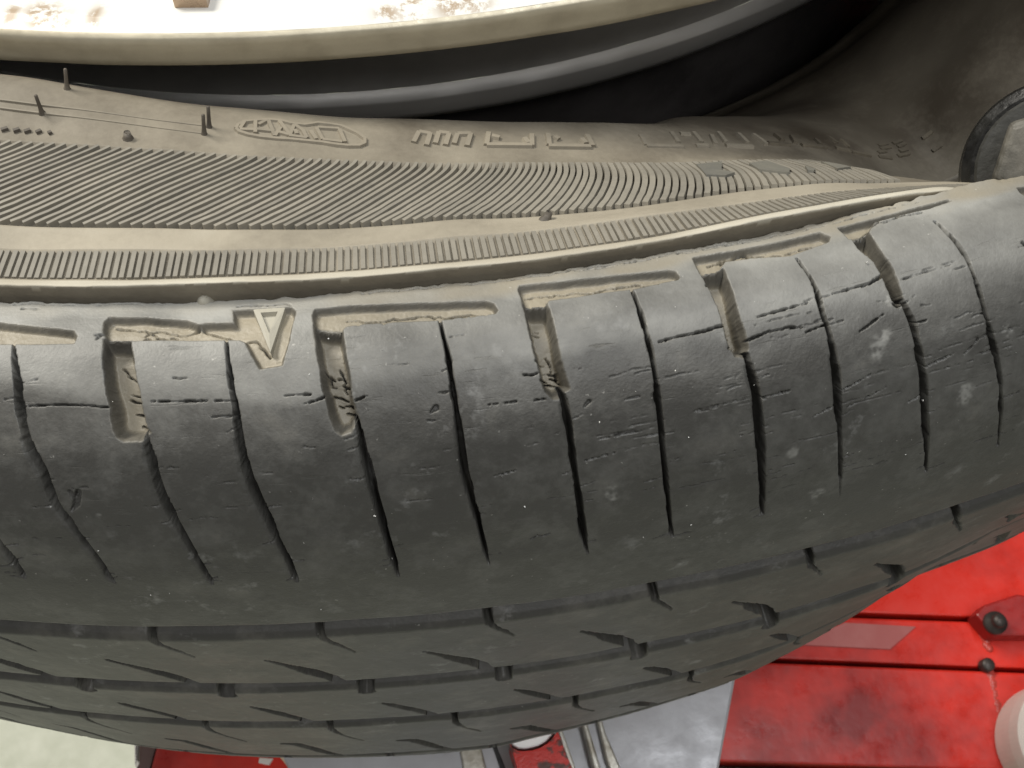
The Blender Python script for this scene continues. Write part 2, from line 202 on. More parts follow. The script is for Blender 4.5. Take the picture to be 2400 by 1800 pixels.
FCRACK=[[(-0.03535,2.38),(-0.03127,2.49),(-0.02719,2.83),(-0.02276,2.83),(-0.01832,2.76),(-0.01092,2.82),(-0.00536,2.82),(0.00012,3.21),(0.00972,3.32),(0.01408,3.57)],[(-0.03566,3.83),(-0.02943,3.72),(-0.02357,3.82),(-0.01844,3.82),(-0.01364,3.65),(-0.00669,3.83),(-0.0016,4.08),(0.00503,4.07),(0.01091,4.11),(0.01843,3.82)],[(0.02969,1.67),(0.03801,1.74),(0.04478,1.9),(0.05409,2.24),(0.05993,2.12),(0.06682,2.18),(0.07284,2.35)],[(0.07302,2.59),(0.07806,2.57),(0.08399,2.84)],[(0.0376,3.13),(0.04411,2.95),(0.0478,3.09),(0.05165,3.01),(0.05529,3.22),(0.0607,3.11),(0.06675,3.17),(0.07057,3.19),(0.07821,3.23),(0.0874,2.94)],[(-0.11844,1.99),(-0.11526,2.2),(-0.1114,2.35),(-0.10968,2.65),(-0.10298,2.66),(-0.09717,3.04),(-0.09156,3.18),(-0.0871,2.57),(-0.08342,3.28),(-0.08081,3.39),(-0.07766,4.03),(-0.07578,4.19)],[(-0.10783,3.77),(-0.10668,3.84),(-0.10565,3.72)],[(-0.1031,3.67),(-0.09936,3.79),(-0.09572,3.74)],[(-0.10744,3.17),(-0.1064,3.06),(-0.10372,3.22)],[(-0.07556,0.0),(-0.07304,0.0),(-0.06703,0.0),(-0.05725,0.0),(-0.05514,0.37)],[(-0.07054,4.68),(-0.06732,4.47),(-0.06443,5.97),(-0.06213,6.88)],[(0.09935,1.36),(0.10632,1.06),(0.11601,1.32),(0.12561,1.67),(0.13598,1.52),(0.1442,1.73)],[(0.10441,1.27),(0.11167,0.78),(0.12308,1.06)],[(0.15931,1.99),(0.16569,1.34),(0.17499,1.1),(0.18531,1.33)],[(-0.043,8.65),(-0.04182,9.22),(-0.04061,9.47)],[(-0.04238,9.54),(-0.04139,10.21),(-0.04039,10.44)],[(-0.0387,8.19),(-0.03741,9.21),(-0.03679,9.88),(-0.0379,10.29),(-0.03693,10.62),(-0.03489,10.88),(-0.03441,11.83)],[(-0.03917,9.17),(-0.03742,9.26)],[(-0.03693,10.62),(-0.0372,11.04),(-0.0366,11.47)],[(-0.04133,11.57),(-0.03897,11.94),(-0.03663,12.41)],[(-0.03781,13.01),(-0.03576,13.16),(-0.03446,13.51),(-0.03282,13.82)],[(-0.03673,14.1),(-0.03476,14.47),(-0.03348,14.83)],[(-0.03991,13.07),(-0.03822,13.32)],[(0.03389,9.18),(0.03448,9.43),(0.0349,10.0),(0.03556,10.89),(0.03532,11.41)],[(0.03417,11.57),(0.03648,11.98),(0.03689,12.64),(0.038,13.32)],[(0.02987,10.02),(0.03092,10.06),(0.03291,10.41)],[(0.03027,12.32),(0.03162,12.48),(0.03328,12.75)],[(0.03176,12.96),(0.03376,13.25),(0.03617,13.44)],[(0.03489,12.34),(0.03692,12.59)],[(0.02904,5.16),(0.03031,5.56),(0.03253,6.2)],[(0.03077,5.38),(0.03273,5.5)],[(-0.11549,6.69),(-0.11338,7.69),(-0.1099,8.58),(-0.10882,9.25),(-0.10775,9.91)],[(-0.1126,10.21),(-0.11048,10.43),(-0.10767,10.7)],[(-0.11258,10.95),(-0.1094,11.48),(-0.10625,11.92)],[(-0.10767,10.34),(-0.10696,10.87)],[(-0.11077,12.9),(-0.10832,13.17),(-0.10627,13.6),(-0.10423,13.77),(-0.10367,14.26)],[(-0.10789,14.46),(-0.10589,14.79)],[(0.09723,6.76),(0.09801,7.5),(0.09853,7.87),(0.09821,8.55),(0.09927,8.95),(0.09908,9.8),(0.09965,10.51)],[(0.09503,4.74),(0.09681,4.97),(0.09811,5.38)],[(0.09687,12.14),(0.09904,12.23),(0.10183,13.07)],[(0.09835,10.76),(0.09987,11.01)],[(0.15886,9.22),(0.15932,10.32),(0.16169,10.99)],[(0.15833,11.42),(0.16154,11.82)]]
TRI_O=[(-0.07035,0.03),(-0.05714,0.0),(-0.06141,6.98)]
TRI_I=[(-0.06658,1.03),(-0.06029,1.02),(-0.06248,4.17)]
TXT={
'oval': [[(-0.089,262.54),(-0.0884,261.68),(-0.086,260.96),(-0.0817,260.53),(-0.0756,260.09),(-0.0695,260.09),(-0.0647,260.53),(-0.058,260.67),(-0.0519,259.95),(-0.0465,260.09),(-0.041,260.38),(-0.0331,261.82),(-0.0294,262.97),(-0.0294,263.98),(-0.0319,264.55),(-0.0373,264.7),(-0.0434,264.55),(-0.0489,264.26),(-0.0562,264.12),(-0.0635,263.98),(-0.0702,263.98),(-0.0774,263.83),(-0.0829,263.55),(-0.0872,263.11),(-0.089,262.54)]],
'ol1': [[(-0.086,261.1),(-0.0872,262.54)],[(-0.0811,260.67),(-0.0799,263.11)],[(-0.0872,262.68),(-0.0799,262.54)]],
'ol2': [[(-0.0756,260.09),(-0.0793,261.39)],[(-0.0756,260.09),(-0.0708,263.55)],[(-0.0799,262.39),(-0.0714,262.54)]],
'ol3': [[(-0.0702,260.24),(-0.0635,263.4)],[(-0.0708,262.54),(-0.0647,263.11)],[(-0.0689,261.68),(-0.0708,263.55)]],
'ol4': [[(-0.0629,260.81),(-0.0641,263.26)],[(-0.0629,260.81),(-0.0586,261.96),(-0.0562,263.55)],[(-0.0641,263.26),(-0.0562,263.55)],[(-0.0623,261.96),(-0.061,262.83)]],
'ol5': [[(-0.055,261.96),(-0.0519,263.69)],[(-0.0525,261.24),(-0.0489,263.69)],[(-0.0489,263.69),(-0.0398,263.98)],[(-0.0416,261.24),(-0.0386,263.98)],[(-0.0519,261.1),(-0.0416,261.1)]],
'n1': [[(-0.0033,260.96),(-0.0064,263.26)],[(0.0021,261.24),(-0.0003,263.83)],[(-0.0033,260.96),(0.0021,261.39)]],
'n2': [[(0.0064,260.96),(0.004,263.4)],[(0.0113,261.24),(0.0088,263.69)],[(0.0064,260.96),(0.0113,261.24)]],
'n3': [[(0.0155,261.24),(0.0131,263.4)],[(0.0222,261.1),(0.0192,263.83)],[(0.0155,261.24),(0.0222,261.1)]],
'e1': [[(0.0313,260.81),(0.0289,263.55)],[(0.0289,263.55),(0.0514,263.55)],[(0.0532,261.1),(0.0514,263.69)],[(0.0325,261.53),(0.0362,261.96)],[(0.0489,261.96),(0.0501,263.11)]],
'e2': [[(0.0617,260.96),(0.0605,263.4)],[(0.0599,263.69),(0.0817,263.69)],[(0.0823,261.1),(0.083,263.55)],[(0.0647,261.53),(0.0665,262.11)],[(0.0787,261.96),(0.0799,262.97)]],
's1': [[(0.1127,260.53),(0.1127,262.97)],[(0.1127,263.11),(0.1334,263.26)],[(0.1322,259.52),(0.1322,262.25)]],
's2': [[(0.1461,259.23),(0.1461,262.11)],[(0.1413,262.97),(0.1486,262.97)],[(0.137,259.81),(0.1431,259.95)]],
's3': [[(0.1559,259.95),(0.154,262.39)],[(0.1625,258.8),(0.1613,261.96)],[(0.1595,262.83),(0.1765,262.97)]],
's4': [[(0.1759,258.8),(0.1753,261.82)],[(0.1868,258.51),(0.1875,261.96)]],
's5': [[(0.1899,261.39),(0.2051,261.39)],[(0.2051,257.51),(0.2039,259.95)],[(0.2166,257.65),(0.2118,260.53)]],
's6': [[(0.2148,260.96),(0.2348,260.81)],[(0.2336,258.22),(0.2324,259.95)],[(0.2494,256.79),(0.2494,258.66)]],
's7': [[(0.2427,260.53),(0.2537,260.96)],[(0.2573,257.36),(0.2567,259.66)],[(0.2549,260.96),(0.2707,261.24)]],
'f1': [[(0.2883,258.22),(0.2986,257.51)],[(0.2871,259.09),(0.2986,258.37)],[(0.2816,260.09),(0.2901,259.66)],[(0.2786,261.24),(0.2895,261.39)]],
'f2': [[(0.3041,257.51),(0.3132,257.07)],[(0.3053,258.37),(0.3138,257.94)],[(0.3035,259.52),(0.3114,259.23)],[(0.298,260.67),(0.3096,260.24)]],
'f3': [[(0.3254,258.37),(0.3315,258.37)]],
'f4': [[(0.3248,261.39),(0.3302,261.39)]],
'ring1': [[(-0.1977,261.24),(-0.1619,261.53),(-0.1333,261.96),(-0.1024,262.39)]],
'ring2': [[(-0.1959,262.54),(-0.1601,262.97),(-0.1321,263.4),(-0.1024,263.98)]],
'dash': [[(-0.1911,266.13),(-0.1886,265.7)],[(-0.1856,266.13),(-0.1832,265.7)],[(-0.1807,266.13),(-0.1783,265.7)],[(-0.1753,266.13),(-0.1734,265.7)],[(-0.1698,266.13),(-0.1686,265.85)]],
'hair': [[(-0.1765,262.68),(-0.1813,259.23)],[(-0.1024,263.98),(-0.106,259.81)],[(-0.1018,262.54),(-0.1072,257.65)],[(-0.171,257.65),(-0.1771,255.78)],[(-0.1346,265.85),(-0.1352,265.41)],[(0.0453,281.81),(0.0453,281.23)]],
'patch': [[(0.1291,270.16),(0.1443,269.44),(0.1346,274.04),(0.1382,275.63),(0.1322,276.34),(0.1243,275.48)],[(0.1553,271.31),(0.1686,269.87),(0.1668,275.63),(0.1619,277.35),(0.1571,276.49),(0.1516,275.19)],[(0.1783,274.47),(0.1796,276.06),(0.1759,277.06),(0.1735,276.78)],[(0.2002,270.45),(0.2039,272.46),(0.2051,274.62),(0.1929,275.91)]],
}
# ---------------------------------------------------------------- small numeric helpers
def smooth_noise(shape, cell, seed=0):
    """value noise on a grid; cell = (rows, columns) per lattice step"""
    r = np.random.default_rng(seed); n, m = shape
    a, b = int(n/cell[0])+3, int(m/cell[1])+3; L = r.random((a, b))
    y = np.arange(n)/cell[0]; x = np.arange(m)/cell[1]; i = y.astype(int); j = x.astype(int)
    fy = (y-i); fx = (x-j); fy = (fy*fy*(3-2*fy))[:, None]; fx = (fx*fx*(3-2*fx))[None, :]
    g = lambda p, q: L[np.ix_(i+p, j+q)]
    return (g(0, 0)*(1-fx)+g(0, 1)*fx)*(1-fy)+(g(1, 0)*(1-fx)+g(1, 1)*fx)*fy
def gsmooth(y, sig):
    k = np.exp(-.5*(np.arange(-int(3*sig)-1, int(3*sig)+2)/sig)**2); k /= k.sum(); p = len(k)//2
    return np.convolve(np.pad(y, p, mode='reflect', reflect_type='odd'), k, 'valid')
def sstep(x, a, b):
    t = np.clip((x-a)/(b-a), 0, 1); return t*t*(3-2*t)
def seg_field(U, V, pts):
    """min over segments of (distance - half width); pts (u, v, hw) in mm"""
    f = np.full(U.shape, 1e9)
    for (a, b, h), (c, d, k) in zip(pts[:-1], pts[1:]):
        dx, dy = c-a, d-b; t = np.clip(((U-a)*dx+(V-b)*dy)/(dx*dx+dy*dy+1e-12), 0, 1)
        f = np.minimum(f, np.hypot(U-a-t*dx, V-b-t*dy)-(h+(k-h)*t))
    return f
def poly_field(U, V, pts):
    """signed distance to polygon, negative inside"""
    n = len(pts); d = np.full(U.shape, 1e9); ins = np.zeros(U.shape, bool)
    for i in range(n):
        (a, b), (c, e) = pts[i], pts[(i+1) % n]; dx, dy = c-a, e-b
        t = np.clip(((U-a)*dx+(V-b)*dy)/(dx*dx+dy*dy+1e-12), 0, 1); d = np.minimum(d, np.hypot(U-a-t*dx, V-b-t*dy))
        if dy != 0: ins ^= ((b > V) != (e > V)) & (U < dx*(V-b)/dy+a)
    return np.where(ins, -d, d)
def theta_axis(lo, hi, step, mid_lo, mid_hi, mid_step, coarse):
    """dense in the middle, coarser outside, then the rest of the circle"""
    a = np.arange(lo, hi, step); b = np.arange(mid_lo, lo-step*.5, mid_step); c = np.arange(hi, mid_hi, mid_step)
    d = np.linspace(mid_hi, mid_lo+2*math.pi, coarse, endpoint=False)
    return np.concatenate([b, a, c, d])
def wrap_pi(t): return (t+math.pi) % (2*math.pi)-math.pi

tyre = thing('tyre', 'worn cracked black car tyre with dusty sidewall, half pulled off its silver wheel rim', 'tyre', (0, 0, -.08))
tyre.location = (0, 0, 0)

# ---------------------------------------------------------------- shoulder rib (the broad worn block at the tread edge)
SH_P = np.array([[.2916,.0785],[.2945,.0796],[.2980,.0802],[.3015,.0797],[.3045,.0785],[.3072,.0765],[.3097,.0736],[.3120,.0702],[.3143,.0658],[.3164,.0601],[.3178,.0545],[.3188,.0486]])
SH_L = np.r_[0, np.cumsum(np.hypot(*np.diff(SH_P, axis=0).T))]*1000; SH_LEN = SH_L[-1]
G_T = [-3.2, -.9, -.4, -.22, -.16, -.12, -.08, -.04, 0, .04, .08, .12, .16, .19, .212, .232, .26, .3, .36, .42, .5, .6, .9, 3.2]
G_Z = [1.0, 1.0, .6, .3, .35, .62, .9, 1.35, 1.54, 1.65, 1.68, 1.62, 1.55, 1.60, 1.45, .4, -4, -14, -19.5, -12.5, -5.0, -1.2, 1.0, 1.0]   # mm above SH_P at the inner edge
def build_shoulder():
    T = theta_axis(-.192, .252, .00034, -.46, .60, .0012, 420); m = len(T); tw = wrap_pi(T)
    v0 = -1.16
    v = np.concatenate([np.arange(v0, 17, .105), np.arange(17, SH_LEN, .125), [SH_LEN]])
    n = len(v)
    fine = np.linspace(-2, SH_LEN, 1200)
    rr = np.interp(fine, SH_L, SH_P[:, 0]); zz = np.interp(fine, SH_L, SH_P[:, 1])
    neg = fine < 0; rr[neg] = SH_P[0, 0]+fine[neg]*.00095; zz[neg] = SH_P[0, 1]+fine[neg]*.0003
    rr = gsmooth(rr, 25); zz = gsmooth(zz, 25)
    pr = np.interp(v, fine, rr); pz = np.interp(v, fine, zz)
    dr, dz = np.gradient(pr, v), np.gradient(pz, v); l = np.hypot(dr, dz); nr, nz = -dz/l, dr/l      # outward
    s = np.clip(v/SH_LEN, 0, 1)
    off = pchip(G_T, np.array(G_Z)*1e-3, tw)
    # columns lean with the cuts so that every edge of a cut follows mesh edges
    refs = sorted([(float(np.interp(20, [q[1] for q in p], [q[0] for q in p])), p) for p in SIPE if p[0][1] < 20 and p[-1][1] > 20], key=lambda a: a[0])
    SH = np.zeros((n, len(refs)+4)); X = np.array([-.5, -.23]+[a for a, _ in refs]+[.28, .55])
    for i, (a, p) in enumerate(refs):
        vs = [q[1] for q in p]; ts = [q[0] for q in p]; k0 = (ts[1]-ts[0])/max(.1, vs[1]-vs[0]); s0 = np.interp(v, vs, ts)
        SH[:, i+2] = np.array(gsmooth(s0, 12))-a
    T2 = np.stack([T+np.interp(T, X, SH[k], left=0, right=0) for k in range(n)])
    U = T2*pr[:, None]*1000; U = np.where(np.abs(T)[None, :] < 3, U, 1e6); V = np.broadcast_to(v[:, None], U.shape)
    rad = lambda vv: np.interp(vv, v, pr)*1000
    h = np.zeros((n, m)); dust_shade = np.zeros((n, m)); dirt = np.zeros((n, m))
    rag = (smooth_noise((n, m), (5, 5), 1)-.5)*.10+(smooth_noise((n, m), (2.2, 2.2), 2)-.5)*.07
    wob = (smooth_noise((n, m), (16, 16), 3)-.5)*.16
    # base dust: heavy beside the sidewall, thin on the worn face
    dust_shade += (1-sstep(V+1.2*(smooth_noise((n, m), (30, 60), 4)-.5)*4, .3, 4.5))*.45+.40*(1-sstep(V+(smooth_noise((n, m), (40, 90), 5)-.5)*3.5, 8.6, 12.2))+.03
    dust_shade += .14*sstep(tw[None, :], .04, .2)*(1-sstep(V, 18, 36))+.16*(1-sstep(tw[None, :], -.09, -.02))*(1-sstep(V, 8.5, 12))  # paler towards the right and at the upper left
    dirt += .75*(1-sstep(V+(smooth_noise((n, m), (20, 60), 14)-.5)*1.6, .2, 2.6))*(.25+.75*sstep(tw[None, :], -.09, .02))*(.6+.8*(smooth_noise((n, m), (20, 30), 15)-.2))
    dust_shade += (smooth_noise((n, m), (30, 50), 6)-.5)*.34*(1-sstep(V, 8, 18))+(smooth_noise((n, m), (26, 40), 16)-.5)*.10+(smooth_noise((n, m), (12, 16), 66)-.5)*.08
    def region(u0, u1, w0, w1):
        j = np.where((T[:] > u0-.022) & (T[:] < u1+.022))[0]; i = np.where((v > w0) & (v < w1))[0]
        if len(i) < 2 or len(j) < 2: return None
        return slice(i[0], i[-1]+1), slice(j[0], j[-1]+1)
    def carve(kind, pts, depth, soft, dval, ragk=1.0, wobk=1.0, slope=None):
        th = [p[0] for p in pts]; vs = [p[1] for p in pts]; R_ = region(min(th)-.004, max(th)+.004, min(vs)-1.2, max(vs)+1.2)
        if R_ is None: return
        u, w_ = U[R_], V[R_]
        if kind == 'poly': f = poly_field(u, w_, [(p[0]*rad(p[1]), p[1]) for p in pts])
        else: f = seg_field(u, w_, [(p[0]*rad(p[1]), p[1], p[2]) for p in pts])
        f = f+ragk*rag[R_]+wobk*wob[R_]
        k = 1-sstep(f, -soft, .04)
        d = depth if slope is None else depth*slope(w_)
        hh = -k*d; sel = hh < h[R_]; h[R_] = np.minimum(h[R_], hh)
        if dval is not None:
            kk = (1-sstep(f, -.06, .16)) if depth > 3.5 else np.maximum(1-sstep(f, -.06, .16), .55*(1-sstep(f, .0, .75))); D = dirt[R_]; fl = dval*(.30+.70*sstep(k, .72, 1.0)); dirt[R_] = np.where(sel | (kk > .5), D*(1-kk)+fl*kk, D); E = dust_shade[R_]; dust_shade[R_] = np.where(sel, E*(1-.8*kk), E)
    pitch = .0668
    far = [k for k in (-5, -4, -3, 4, 5, 6)]
    slots = list(SLOT); deeps = list(DEEP); sipes = list(SIPE)
    for k in [q+(.008/pitch if q > 0 else 0) for q in far]:   # the same pattern carries on round the tyre
        slots.append([(t+k*pitch, a) for t, a in SLOT[2]]); deeps.append([(t+k*pitch, a) for t, a in DEEP[1]])
        sipes.append([(t+k*pitch, a, b) for t, a, b in SIPE[2]]); sipes.append([(t+k*pitch, a, b) for t, a, b in SIPE[8]])
    for p in slots: carve('poly', p, .95, .42, .92, .5, .4)
    for p in deeps: carve('poly', p, 3.3, .6, .72, 1.0, 1.0, slope=lambda w_: .80+.2*sstep(w_, 4, 12)-.30*sstep(w_, 13, 16))
    for p in sipes: carve('line', [(a, c, d*.86) for a, c, d in p], 3.8, .13, .03, .40, 1.1)
    for p in sipes:     # one side of every cut is worn down to a shallow shelf
        carve('line', [(t-b*.0022-.0004, a, b*.75) for t, a, b in p if a > 14] or p[-2:], .30, .5, None, 1.2, 1.8)
    # bumps on the floors so that they do not read as machined
    floor = h < -.55
    h += np.where(floor, (smooth_noise((n, m), (14, 14), 8)-.5)*.16+(smooth_noise((n, m), (3, 3), 9)-.5)*.04, 0)
    def crack(pts, depth, hwk=1.0):
        th = [p[0] for p in pts]; vs = [p[1] for p in pts]; R_ = region(min(th)-.002, max(th)+.002, min(vs)-.8, max(vs)+.8)
        if R_ is None: return
        f = seg_field(U[R_], V[R_], [(p[0]*rad(p[1]), p[1], p[2]*hwk) for p in pts])+1.2*rag[R_]
        k = 1-sstep(f, -.06, .05); h[R_] -= k*depth; dust_shade[R_] *= (1-.9*k); dirt[R_] *= (1-.9*k)
    for p in CRACK: crack(p, 1.2, .80)
    def jag(pts, hw, seed, step=.5, amp=.16):
        r = random.Random(seed); o = []
        for a, b in zip(pts[:-1], pts[1:]):
            L = math.hypot((b[0]-a[0])*300, b[1]-a[1]); k = max(1, int(L/step))
            for i in range(k):
                t = i/k; o.append((a[0]+(b[0]-a[0])*t+r.uniform(-amp, amp)/300*.6, a[1]+(b[1]-a[1])*t+r.uniform(-amp, amp), hw*r.uniform(.5, 1.35)))
        o.append((pts[-1][0], pts[-1][1], hw*.4)); return o
    for i, p in enumerate(FCRACK): crack(jag(p, .085, i), 1.3)
    r = random.Random(3)
    for i in range(105):    # fine age cracks, along the running direction, worst in the middle of the block
        t0 = r.uniform(-.18, .25) if r.random() < .45 else r.uniform(.04, .25); a0 = max(9, min(38, r.gauss(19, 6.5))); L = r.uniform(.004, .018)*(1.3 if t0 > 0 else .8)
        sl = r.uniform(-.06, .02)*1000*L*.35
        crack(jag([(t0, a0), (t0+L*.5, a0+sl*.5+r.uniform(-.2, .2)), (t0+L, a0+sl)], r.uniform(.015, .045), 100+i, .8, .10), r.uniform(.10, .32))
    for i, p in enumerate(SIPE):    # little tears either side of the cuts
        for k in range(6):
            q = p[r.randrange(len(p)-1)]; q2 = p[min(len(p)-1, p.index(q)+1)]; f = r.random(); t0 = q[0]+(q2[0]-q[0])*f; a0 = q[1]+(q2[1]-q[1])*f
            if a0 < 6: continue
            sg = r.choice((-1, 1)); L = r.uniform(.9, 2.6)/300
            crack(jag([(t0+sg*.0008, a0), (t0+sg*L, a0-sg*r.uniform(-.1, .5))], r.uniform(.03, .08), 900+i*40+k, .5, .1), r.uniform(.2, .5))
    # secondary split running below the lip
    for a, b, o, hw in ((-.03, .12, .42, .045), (.05, .19, .62, .04), (-.16, -.11, .35, .04)):
        crack(jag([(a+(b-a)*k/9, v0+o+.1*math.sin(k*2.3)) for k in range(10)], hw, int(o*100), .9, .10), .5)
    # gouges where chunks have torn out
    for p, d in (([(-.1338, 23.9, .15), (-.1318, 23.0, .35), (-.1300, 21.4, .32)], .6), ([(-.1330, 21.4, .2), (-.1318, 22.2, .3)], .6),
                 ([(-.0078, 14.2, .1), (-.0060, 13.8, .3)], .5), ([(.0443, 15.6, .1), (.0458, 15.2, .22)], .4)): crack(p, d)
    scn = smooth_noise((n, m), (5, 7), 91)*.6+smooth_noise((n, m), (2.5, 3), 92)*.4
    for t, a, wt, wv in ((.150, 15.3, .0045, 1.6), (.1535, 14.2, .003, .8), (.184, 24, .004, 1.8), (.118, 26, .003, 1.0), (.096, 10.5, .0018, .9), (.158, 10.8, .003, .8), (.052, 27, .003, 1.2), (.20, 18, .003, 1.2), (.13, 34, .004, 1.0), (-.125, 24.6, .0025, .5)):
        g = np.exp(-((T2-t)/wt)**2-((V-a)/wv)**2); dust_shade += .50*sstep(g*scn, .16, .62)*(.5+scn)
    h += (smooth_noise((n, m), (60, 90), 21)-.5)*.22+(smooth_noise((n, m), (14, 22), 22)-.5)*.05
    h += (smooth_noise((n, m), (1.5, 1.5), 23)-.5)*.012
    # torn inner edge that forms the long split under the lip
    edge = smooth_noise((1, m), (1, 14), 31)[0]*.30+smooth_noise((1, m), (1, 5), 32)[0]*.16-.10
    keep = 1-sstep(v, v0, v0+1.3)
    r3 = pr[:, None]+keep[:, None]*edge[None, :]*1e-3; z3 = pz[:, None]+off[None, :]*((1-s)**1.3)[:, None]
    r3 = r3+nr[:, None]*h*1e-3; z3 = z3+nz[:, None]*h*1e-3
    ct, st = np.sin(T2), -np.cos(T2)
    P = np.stack([r3*ct, r3*st, z3], -1)
    P0 = P[:1].copy(); P0[..., 2] -= .005; P0[..., :2] *= 1.0006
    Pn = P[-1:].copy(); k = .3118/np.hypot(Pn[..., 0], Pn[..., 1]); Pn2 = Pn.copy(); Pn2[..., :2] *= k[..., None]     # wall of the first groove
    Pn = Pn.copy(); Pn[..., 2] -= .0003
    P = np.concatenate([P0, P, Pn, Pn2], 0); e = np.zeros((1, m)); dust_shade = np.concatenate([e, dust_shade, e, e], 0); dirt = np.concatenate([e, dirt, e, e], 0)
    uv = np.stack([T2*.305, np.broadcast_to(v[:, None]*1e-3, (n, m)), np.zeros((n, m))], -1)
    uv = np.concatenate([uv[:1], uv, uv[-1:], uv[-1:]], 0)
    return link('shoulder_rib', grid_mesh('shoulder_rib', P, {'dust_shade': np.clip(dust_shade, 0, 1), 'dirt': np.clip(dirt, 0, 1), 'uvm': uv}, wrap=True, flip=True), M_TREAD, tyre)
shoulder = build_shoulder()

# ---------------------------------------------------------------- tread ribs below the shoulder
CR_P = np.array([[.3188,.0486],[.3200,.033],[.3207,.018],[.3217,-.002],[.3226,-.02],[.3233,-.035],[.3237,-.048],[.3235,-.058],[.3225,-.066],[.3200,-.074],[.3170,-.081],[.312,-.088]])
DR_T = [-3.2, -.6, -.3, -.2, -.1, 0, .03, .07, .12, .16, .2, .25, .3, .4, .9, 3.2]
DR_Z = [-.09, -.058, -.035, -.02, -.002, .018, .033, .0486]
DR = np.array([[0]*8, [0]*8, [-1.3,-1.3,-.8,-.4,0,0,0,0], [-.45,-.45,-.2,-.1,0,0,0,0], [-.2,-.2,-.1,0,0,0,0,0], [-.1,-.1,0,0,0,0,0,0], [-.9,-.9,-.4,-.1,0,0,0,0], [-1.7,-1.7,-.8,-.3,0,0,0,0],
               [-2.6,-2.6,-1.4,-.7,-.1,0,0,0], [-3.2,-3.2,-2.0,-1.2,-.4,0,0,0], [-4.8,-4.8,-3.5,-2.5,-1.2,-.1,0,0], [-7,-7,-5.8,-4.6,-2.9,-1.2,-.3,0], [-10,-10,-8.5,-7,-4.8,-2.4,-.8,0],
               [-7,-7,-6,-5,-3.4,-1.6,-.5,0], [0]*8, [0]*8], float)*1e-3
def crown_r(tw, z):
    base = np.interp(z, CR_P[::-1, 1], CR_P[::-1, 0])
    a = pchip(DR_T, DR, tw)                       # theta x z-knots
    return base[:, None]+pchip(DR_Z, a.T, z)
def build_tread_rib(z_top, z_bot, cuts, seed, dz=.00045, chamfer=.0008):
    T = theta_axis(-.30, .262, .00045, -.5, .62, .0015, 360); m = len(T); tw = wrap_pi(T)
    z = np.concatenate([[z_top], np.arange(z_top-.0004, z_bot, -dz), [z_bot]]); n = len(z)
    rr = crown_r(tw, z); U = T[None, :]*320; V = np.broadcast_to(z[:, None]*1000, (n, m)); h = np.zeros((n, m))
    rag = (smooth_noise((n, m), (2.5, 4), seed)-.5)*.25
    for kind, pts, d in cuts:
        for k in range(-6, 8):
            j = .0012*math.sin(k*7.1+seed); th = [p[0]+k*.0668+j for p in pts]
            if max(th) < T[0] or min(th) > .62: continue
            c = np.where((T > min(th)-.012) & (T < max(th)+.012))[0]
            if len(c) < 2: continue
            c = slice(c[0], c[-1]+1)
            q = [(a*320, p[1], p[2]*1.0) for a, p in zip(th, pts)]
            f = seg_field(U[:, c], V[:, c], q)+rag[:, c]; h[:, c] = np.minimum(h[:, c], -d*(1-sstep(f, -.3, .1)))
    ch = chamfer*1000*(1-sstep(z_top-z, 0, chamfer*1.6))**1.5          # rounded upper edge
    h = h-ch[:, None]+(smooth_noise((n, m), (16, 80), seed+1)-.5)*.25+(smooth_noise((n, m), (4, 9), seed+2)-.5)*.06
    r3 = rr+h*1e-3
    def ring(rad, zz): return np.full((1, m), rad)+crown_r(tw, np.array([zz]))-np.interp(zz, CR_P[::-1, 1], CR_P[::-1, 0]), np.full((1, m), zz)
    a, az = ring(.3128, z_top+.0003); b, bz = ring(.3128, z_bot-.0003)
    r4 = np.concatenate([a, r3, b], 0); z4 = np.concatenate([az, np.broadcast_to(z[:, None], (n, m)), bz], 0)
    P = np.stack([r4*np.sin(T), -r4*np.cos(T), z4], -1)
    du = .0+.16*(smooth_noise((n+2, m), (12, 60), seed+3)-.5)+.05*(smooth_noise((n+2, m), (3, 5), seed+4)-.5)
    uv = np.stack([np.broadcast_to(T[None, :]*.32, (n+2, m)), z4, np.zeros((n+2, m))], -1)
    return link('tread_rib', grid_mesh('tread_rib', P, {'dust_shade': np.clip(du, 0, 1), 'dirt': np.clip(.07+.3*(du-.05), 0, 1), 'uvm': uv}, wrap=True, flip=True), M_TREAD, tyre)
build_tread_rib(.0430, .0182, [('n', [(.0044, 46, .5), (.0054, 42.6, .5), (.0071, 40.2, .34)], 4.5), ('s', [(.0071, 40.2, .28), (.0115, 37.6, .22), (.016, 34.6, .12)], 1.6),
    ('d', [(-.0227, 31.8, .12), (-.0150, 28.6, .40), (-.0110, 26.6, .9), (-.0067, 24.6, 1.2), (.0000, 20.8, 1.0), (.004, 17.0, .8)], 3.4)], 50)
build_tread_rib(.0126, -.0112, [('q', [(.0110, 15, 1.3), (.0110, 9.9, 1.25)], 5.5), ('d', [(-.0500, 1.0, .12), (-.0462, -.4, .6), (-.0390, -4.2, .9), (-.030, -9.7, .8), (-.024, -14, .7)], 3.0)], 60)
build_tread_rib(-.0165, -.0500, [('n', [(-.0180, -15, .5), (-.0178, -20.5, .48), (-.0160, -23.0, .35)], 4.5), ('s', [(-.0160, -23.0, .25), (-.0126, -26.6, .2), (-.0049, -31.7, .12)], 1.4),
    ('d', [(-.0531, -34.1, .4), (-.0449, -35.2, 1.1), (-.0375, -41.0, 1.1), (-.0270, -49.5, .8)], 3.0)], 70)
build_tread_rib(-.0548, -.0800, [('q', [(.004, -54, .9), (.004, -58, .8)], 3.0), ('d', [(-.03, -60, .3), (-.022, -64, .6), (-.012, -70, .5)], 2.0)], 80)
